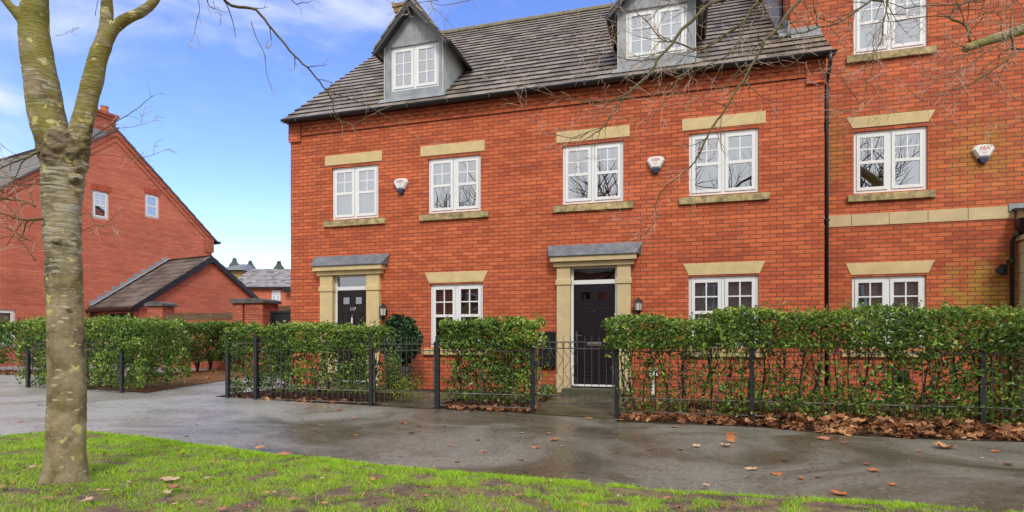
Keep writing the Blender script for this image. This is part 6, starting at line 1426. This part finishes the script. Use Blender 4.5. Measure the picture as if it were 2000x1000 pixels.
TL = [  # pavement: px, py, width px, colour
 (1358, 873, 26, 3), (1419, 873, 27, 3), (1468, 917, 33, 3), (1846, 876, 42, 0), (1082, 861, 27, 1), (1045, 875, 24, 4), (1099, 872, 12, 3), (1201, 885, 15, 1), (1269, 879, 12, 1), (1329, 879, 16, 4), (1020, 846, 16, 3), (1070, 848, 12, 3), (1109, 834, 10, 1),
 (1188, 844, 9, 2), (1018, 899, 16, 4), (803, 846, 22, 0), (790, 828, 16, 4), (702, 834, 10, 4), (695, 851, 12, 1), (820, 834, 10, 2), (868, 834, 12, 4), (933, 861, 12, 2), (944, 883, 14, 1), (938, 895, 8, 4), (892, 903, 16, 4), (780, 891, 12, 1), (662, 801, 17, 1), (691, 818, 11, 1),
 (783, 826, 10, 1), (630, 832, 14, 3), (879, 871, 12, 4), (911, 809, 9, 1), (1594, 845, 14, 0), (1650, 866, 19, 1), (1607, 858, 30, 4), (1533, 901, 17, 2), (1517, 927, 22, 1), (1563, 936, 17, 1), (1598, 933, 16, 1), (1708, 921, 24, 1), (1693, 909, 16, 4), (1745, 948, 18, 1), (1720, 957, 10, 3), (1640, 966, 34, 1),
 (1878, 857, 20, 3), (1898, 861, 16, 4), (1944, 883, 17, 1), (1797, 882, 12, 1), (1985, 859, 30, 3), (1970, 909, 16, 2), (1917, 896, 10, 3), (1650, 849, 12, 0), (1318, 835, 20, 4), (1300, 850, 8, 2), (1210, 822, 20, 0), (1235, 823, 14, 0), (1150, 818, 24, 0), (385, 831, 8, 2), (40, 824, 12, 4), (78, 792, 10, 2), (365, 853, 10, 2)]
for i, (x, y, w_, c) in enumerate(TL):
    o, p = one_leaf(x, y, w_, c, seed=i)
    tag(o, auto(p.x, c, 'wet tarmac'), 'leaf', 'fallen leaves scattered on the wet tarmac')
o, p = one_leaf(1424, 866, 27, 1, tilt=(R(72), R(8), R(30)), hgt=.06, curl=1.0, seed=90); tag(o, 'orange brown leaf standing up on its edge on the wet tarmac', 'leaf', 'fallen leaves scattered on the wet tarmac')
GL = [(334, 937, 36, 3), (342, 955, 30, 4), (326, 965, 20, 3), (368, 955, 18, 4), (92, 974, 18, 4), (208, 959, 14, 3), (2, 952, 16, 4), (64, 914, 14, 3), (355, 888, 16, 1), (397, 893, 9, 1), (403, 935, 14, 3), (175, 977, 22, 3), (251, 944, 10, 3), (390, 983, 12, 4), (433, 997, 26, 4), (480, 994, 22, 4), (340, 988, 14, 3), (508, 875, 28, 0), (556, 888, 34, 4),
 (680, 897, 12, 0), (635, 914, 15, 4), (588, 934, 14, 3), (629, 935, 12, 3), (519, 964, 20, 0), (535, 962, 10, 3), (571, 976, 24, 4), (633, 984, 18, 0), (727, 939, 16, 0), (830, 972, 24, 4), (768, 970, 12, 1), (1016, 968, 22, 0), (1208, 963, 1, 3), (1274, 962, 5, 0), (1304, 976, 20, 4), (1300, 957, 1, 0), (998, 964, 10, 4), (984, 998, 18, 4), (1142, 988, 16, 4), (1128, 983, 16, 4), (1324, 990, 14, 4), (1605, 984, 14, 4), (1380, 950, 20, 3), (700, 913, 9, 3), (1075, 940, 12, 3), (1208, 970, 8, 3)]
for i, (x, y, w_, c) in enumerate(GL):
    if w_ < 6: continue
    o, p = one_leaf(x, y, w_, c, lawn=True, seed=200+i); tag(o, auto(p.x, c, 'lawn'), 'leaf', 'fallen leaves scattered on the lawn')
# deep drift of leaves against the railings
def litter(name, pts, size, seed, zf, tilt=.48):
    g = np.random.default_rng(seed); base = []
    tm = [dead_leaf_mesh(s_, c_) for s_, c_ in ((3, 1.0), (10, .4), (17, 1.3))]
    faces = []; rn = []
    for k_, (x, y, h) in enumerate(pts):
        me = tm[k_ % 3]; s = size*g.uniform(.6, 1.2); M = Matrix.LocRotScale(Vector((x, y, zf(x, y)+h)), Matrix.Rotation(g.uniform(0, 6.28), 3, 'Z') @ Matrix.Rotation(g.normal(0, tilt), 3, 'X') @ Matrix.Rotation(g.normal(0, tilt), 3, 'Y'), Vector((s, s*g.uniform(.6, 1), s)))
        vs = [M @ v.co for v in me.vertices]; q = g.random()
        for p in me.polygons:
            f = [tuple(vs[i]) for i in p.vertices]
            if len(f) == 3: f.append(f[2])
            faces.append(f); rn.append(q)
    F = np.array(faces); n = len(F)
    # triangles repeat a corner: split all quads into two triangles instead
    T_ = np.concatenate([F[:, [0, 1, 2]], F[:, [0, 2, 3]]]); rr = np.concatenate([rn, rn]); ar = np.linalg.norm(np.cross(T_[:, 1]-T_[:, 0], T_[:, 2]-T_[:, 0]), axis=1) > 1e-9
    return npmesh(name, T_[ar], 1, DEAD, None, (0, 0, 0), rr[ar])
g = np.random.default_rng(3); pts = []
def drift_edge(x): return np.interp(x, [7.66, 8.6, 9.5, 10.2, 11.1, 12.1, 14], [-3.12, -3.16, -3.26, -3.62, -3.68, -3.55, -3.5])
for i in range(2900):
    x = g.uniform(7.7, 13.5); e = drift_edge(x); y = e+(g.uniform(0, 1)**1.15)*(-1.1-e); dd = min(1, (y-e)/.45); pts.append((x, y, .02+g.uniform(.15, 1)*.12*dd*(1.0 if x > 8.6 else .5)))
for i in range(160): x = g.uniform(4.9, 6.4); pts.append((x, g.uniform(-2.98, -2.3), .02+g.uniform(0, .03)))
for i in range(70): x = g.uniform(.9, 3.7); pts.append((x, g.uniform(-2.95, -2.4), .02))
for i in range(60): x = g.uniform(6.0, 6.45); pts.append((x, g.uniform(-1.6, -.3), .03))
for i in range(500): x = g.uniform(-10.9, -6.1); pts.append((x, -.8+.3*(x+10.9)+g.uniform(-.9, .2), .03))
for i in range(90): x = g.uniform(-5, -1.5); pts.append((x, g.uniform(-1, 3.0), .02))
o = litter('leaf_litter', pts, .15, 4, pave_z); tag(o, 'deep drift of curled brown plane leaves under the hedges', 'leaf litter', kind='stuff')
# mound of earth and leaves under the drift
# tiny debris on the lawn
g = np.random.default_rng(6); n = 900; X = g.uniform(-1, 12, n); Y = np.array([lawn_edge(x) for x in X])-g.uniform(.02, 2.6, n)
P = np.stack([X, Y, [lawn_z(a, c)+.025 for a, c in zip(X, Y)]], 1); o = leaves('leaf_debris', P, np.tile([0, 0, 1.], (n, 1)), .032, DEAD, None, (0, 0, 0), 7, .6, .5); tag(o, 'small broken leaf scraps lying in the lawn', 'leaf litter', kind='stuff')
n = 1500; X = g.uniform(1.5, 13.5, n); Y = np.array([lawn_edge(x) for x in X]); Y = Y+(drift_edge(X)-Y)*g.uniform(0, 1, n)**1.3
P = np.stack([X, Y, [pave_z(a, c)+.004 for a, c in zip(X, Y)]], 1); o = leaves('leaf_debris', P, np.tile([0, 0, 1.], (n, 1)), .016, DEAD, None, (0, 0, 0), 8, .6, .25); tag(o, 'tiny pale scraps sprinkled over the wet tarmac', 'leaf litter', kind='stuff')

# ------------------------------------------------------------ grass
g = np.random.default_rng(9); n = 430000
X = g.uniform(-2.5, 12.8, n); E_ = np.interp(X, [p[0] for p in LE], [p[1] for p in LE]); dY = g.uniform(0, 1, n)**1.25*3.3; Y = E_-dY+.02
cp = np.array(CAM); fw = np.array([-math.sin(TH), math.cos(TH)]); depth = (X-cp[0])*fw[0]+(Y-cp[1])*fw[1]; keep = depth > 2.9
lat = (X-cp[0])*math.cos(TH)+(Y-cp[1])*math.sin(TH); keep &= np.abs(lat) < depth*.98+.4
X, Y, dY = X[keep], Y[keep], dY[keep]
nz1 = np.array([noise.noise(Vector((a*1.6, b_*2.2, 0)))*.7 + 1.1*noise.noise(Vector((a*5.5, b_*6.5, 5))) for a, b_ in zip(X, Y)])
bare = np.clip((X-5.0)/4.0, 0, 1)*.62 - .50 - np.exp(-dY/.12)*.35 + np.clip((X-9.3)/1.5, 0, 1)*.10
keep = g.uniform(-.25, .25, len(X)) + nz1*.95 > bare+.02
X, Y, nz1, dY = X[keep], Y[keep], nz1[keep], dY[keep]; n = len(X)
Z = np.array([lawn_z(a, b_) for a, b_ in zip(X, Y)]); h = g.uniform(.012, .032, n)*(1+.5*nz1)*np.where(g.random(n) < .04, 1.6, 1); a = g.uniform(0, 6.28, n); ln = g.uniform(.3, 1.2, n)*h; la = g.uniform(0, 6.28, n); wd = g.uniform(.0012, .0026, n)
side = np.stack([np.cos(a)*wd, np.sin(a)*wd, 0*a], 1); B0 = np.stack([X, Y, Z], 1); lean = np.stack([np.cos(la)*ln, np.sin(la)*ln, 0*a], 1)
M1 = B0+lean*.35+np.stack([0*h, 0*h, h*.6], 1); TP = B0+lean+np.stack([0*h, 0*h, h], 1)
Q = np.stack([B0-side, B0+side, M1+side*.8, M1-side*.8], 1); T4 = np.stack([M1-side*.8, M1+side*.8, TP+side*.1, TP-side*.1], 1)
rv = np.clip(g.beta(2, 2, n)+nz1*.25, 0, 1)
npmesh('grass', np.concatenate([Q, T4]), 1, GRASS, None, (0, 0, 0), np.concatenate([rv, rv]))
tag(bpy.data.objects['grass'], 'bright green short grass with muddy bare patches', 'grass', kind='stuff')
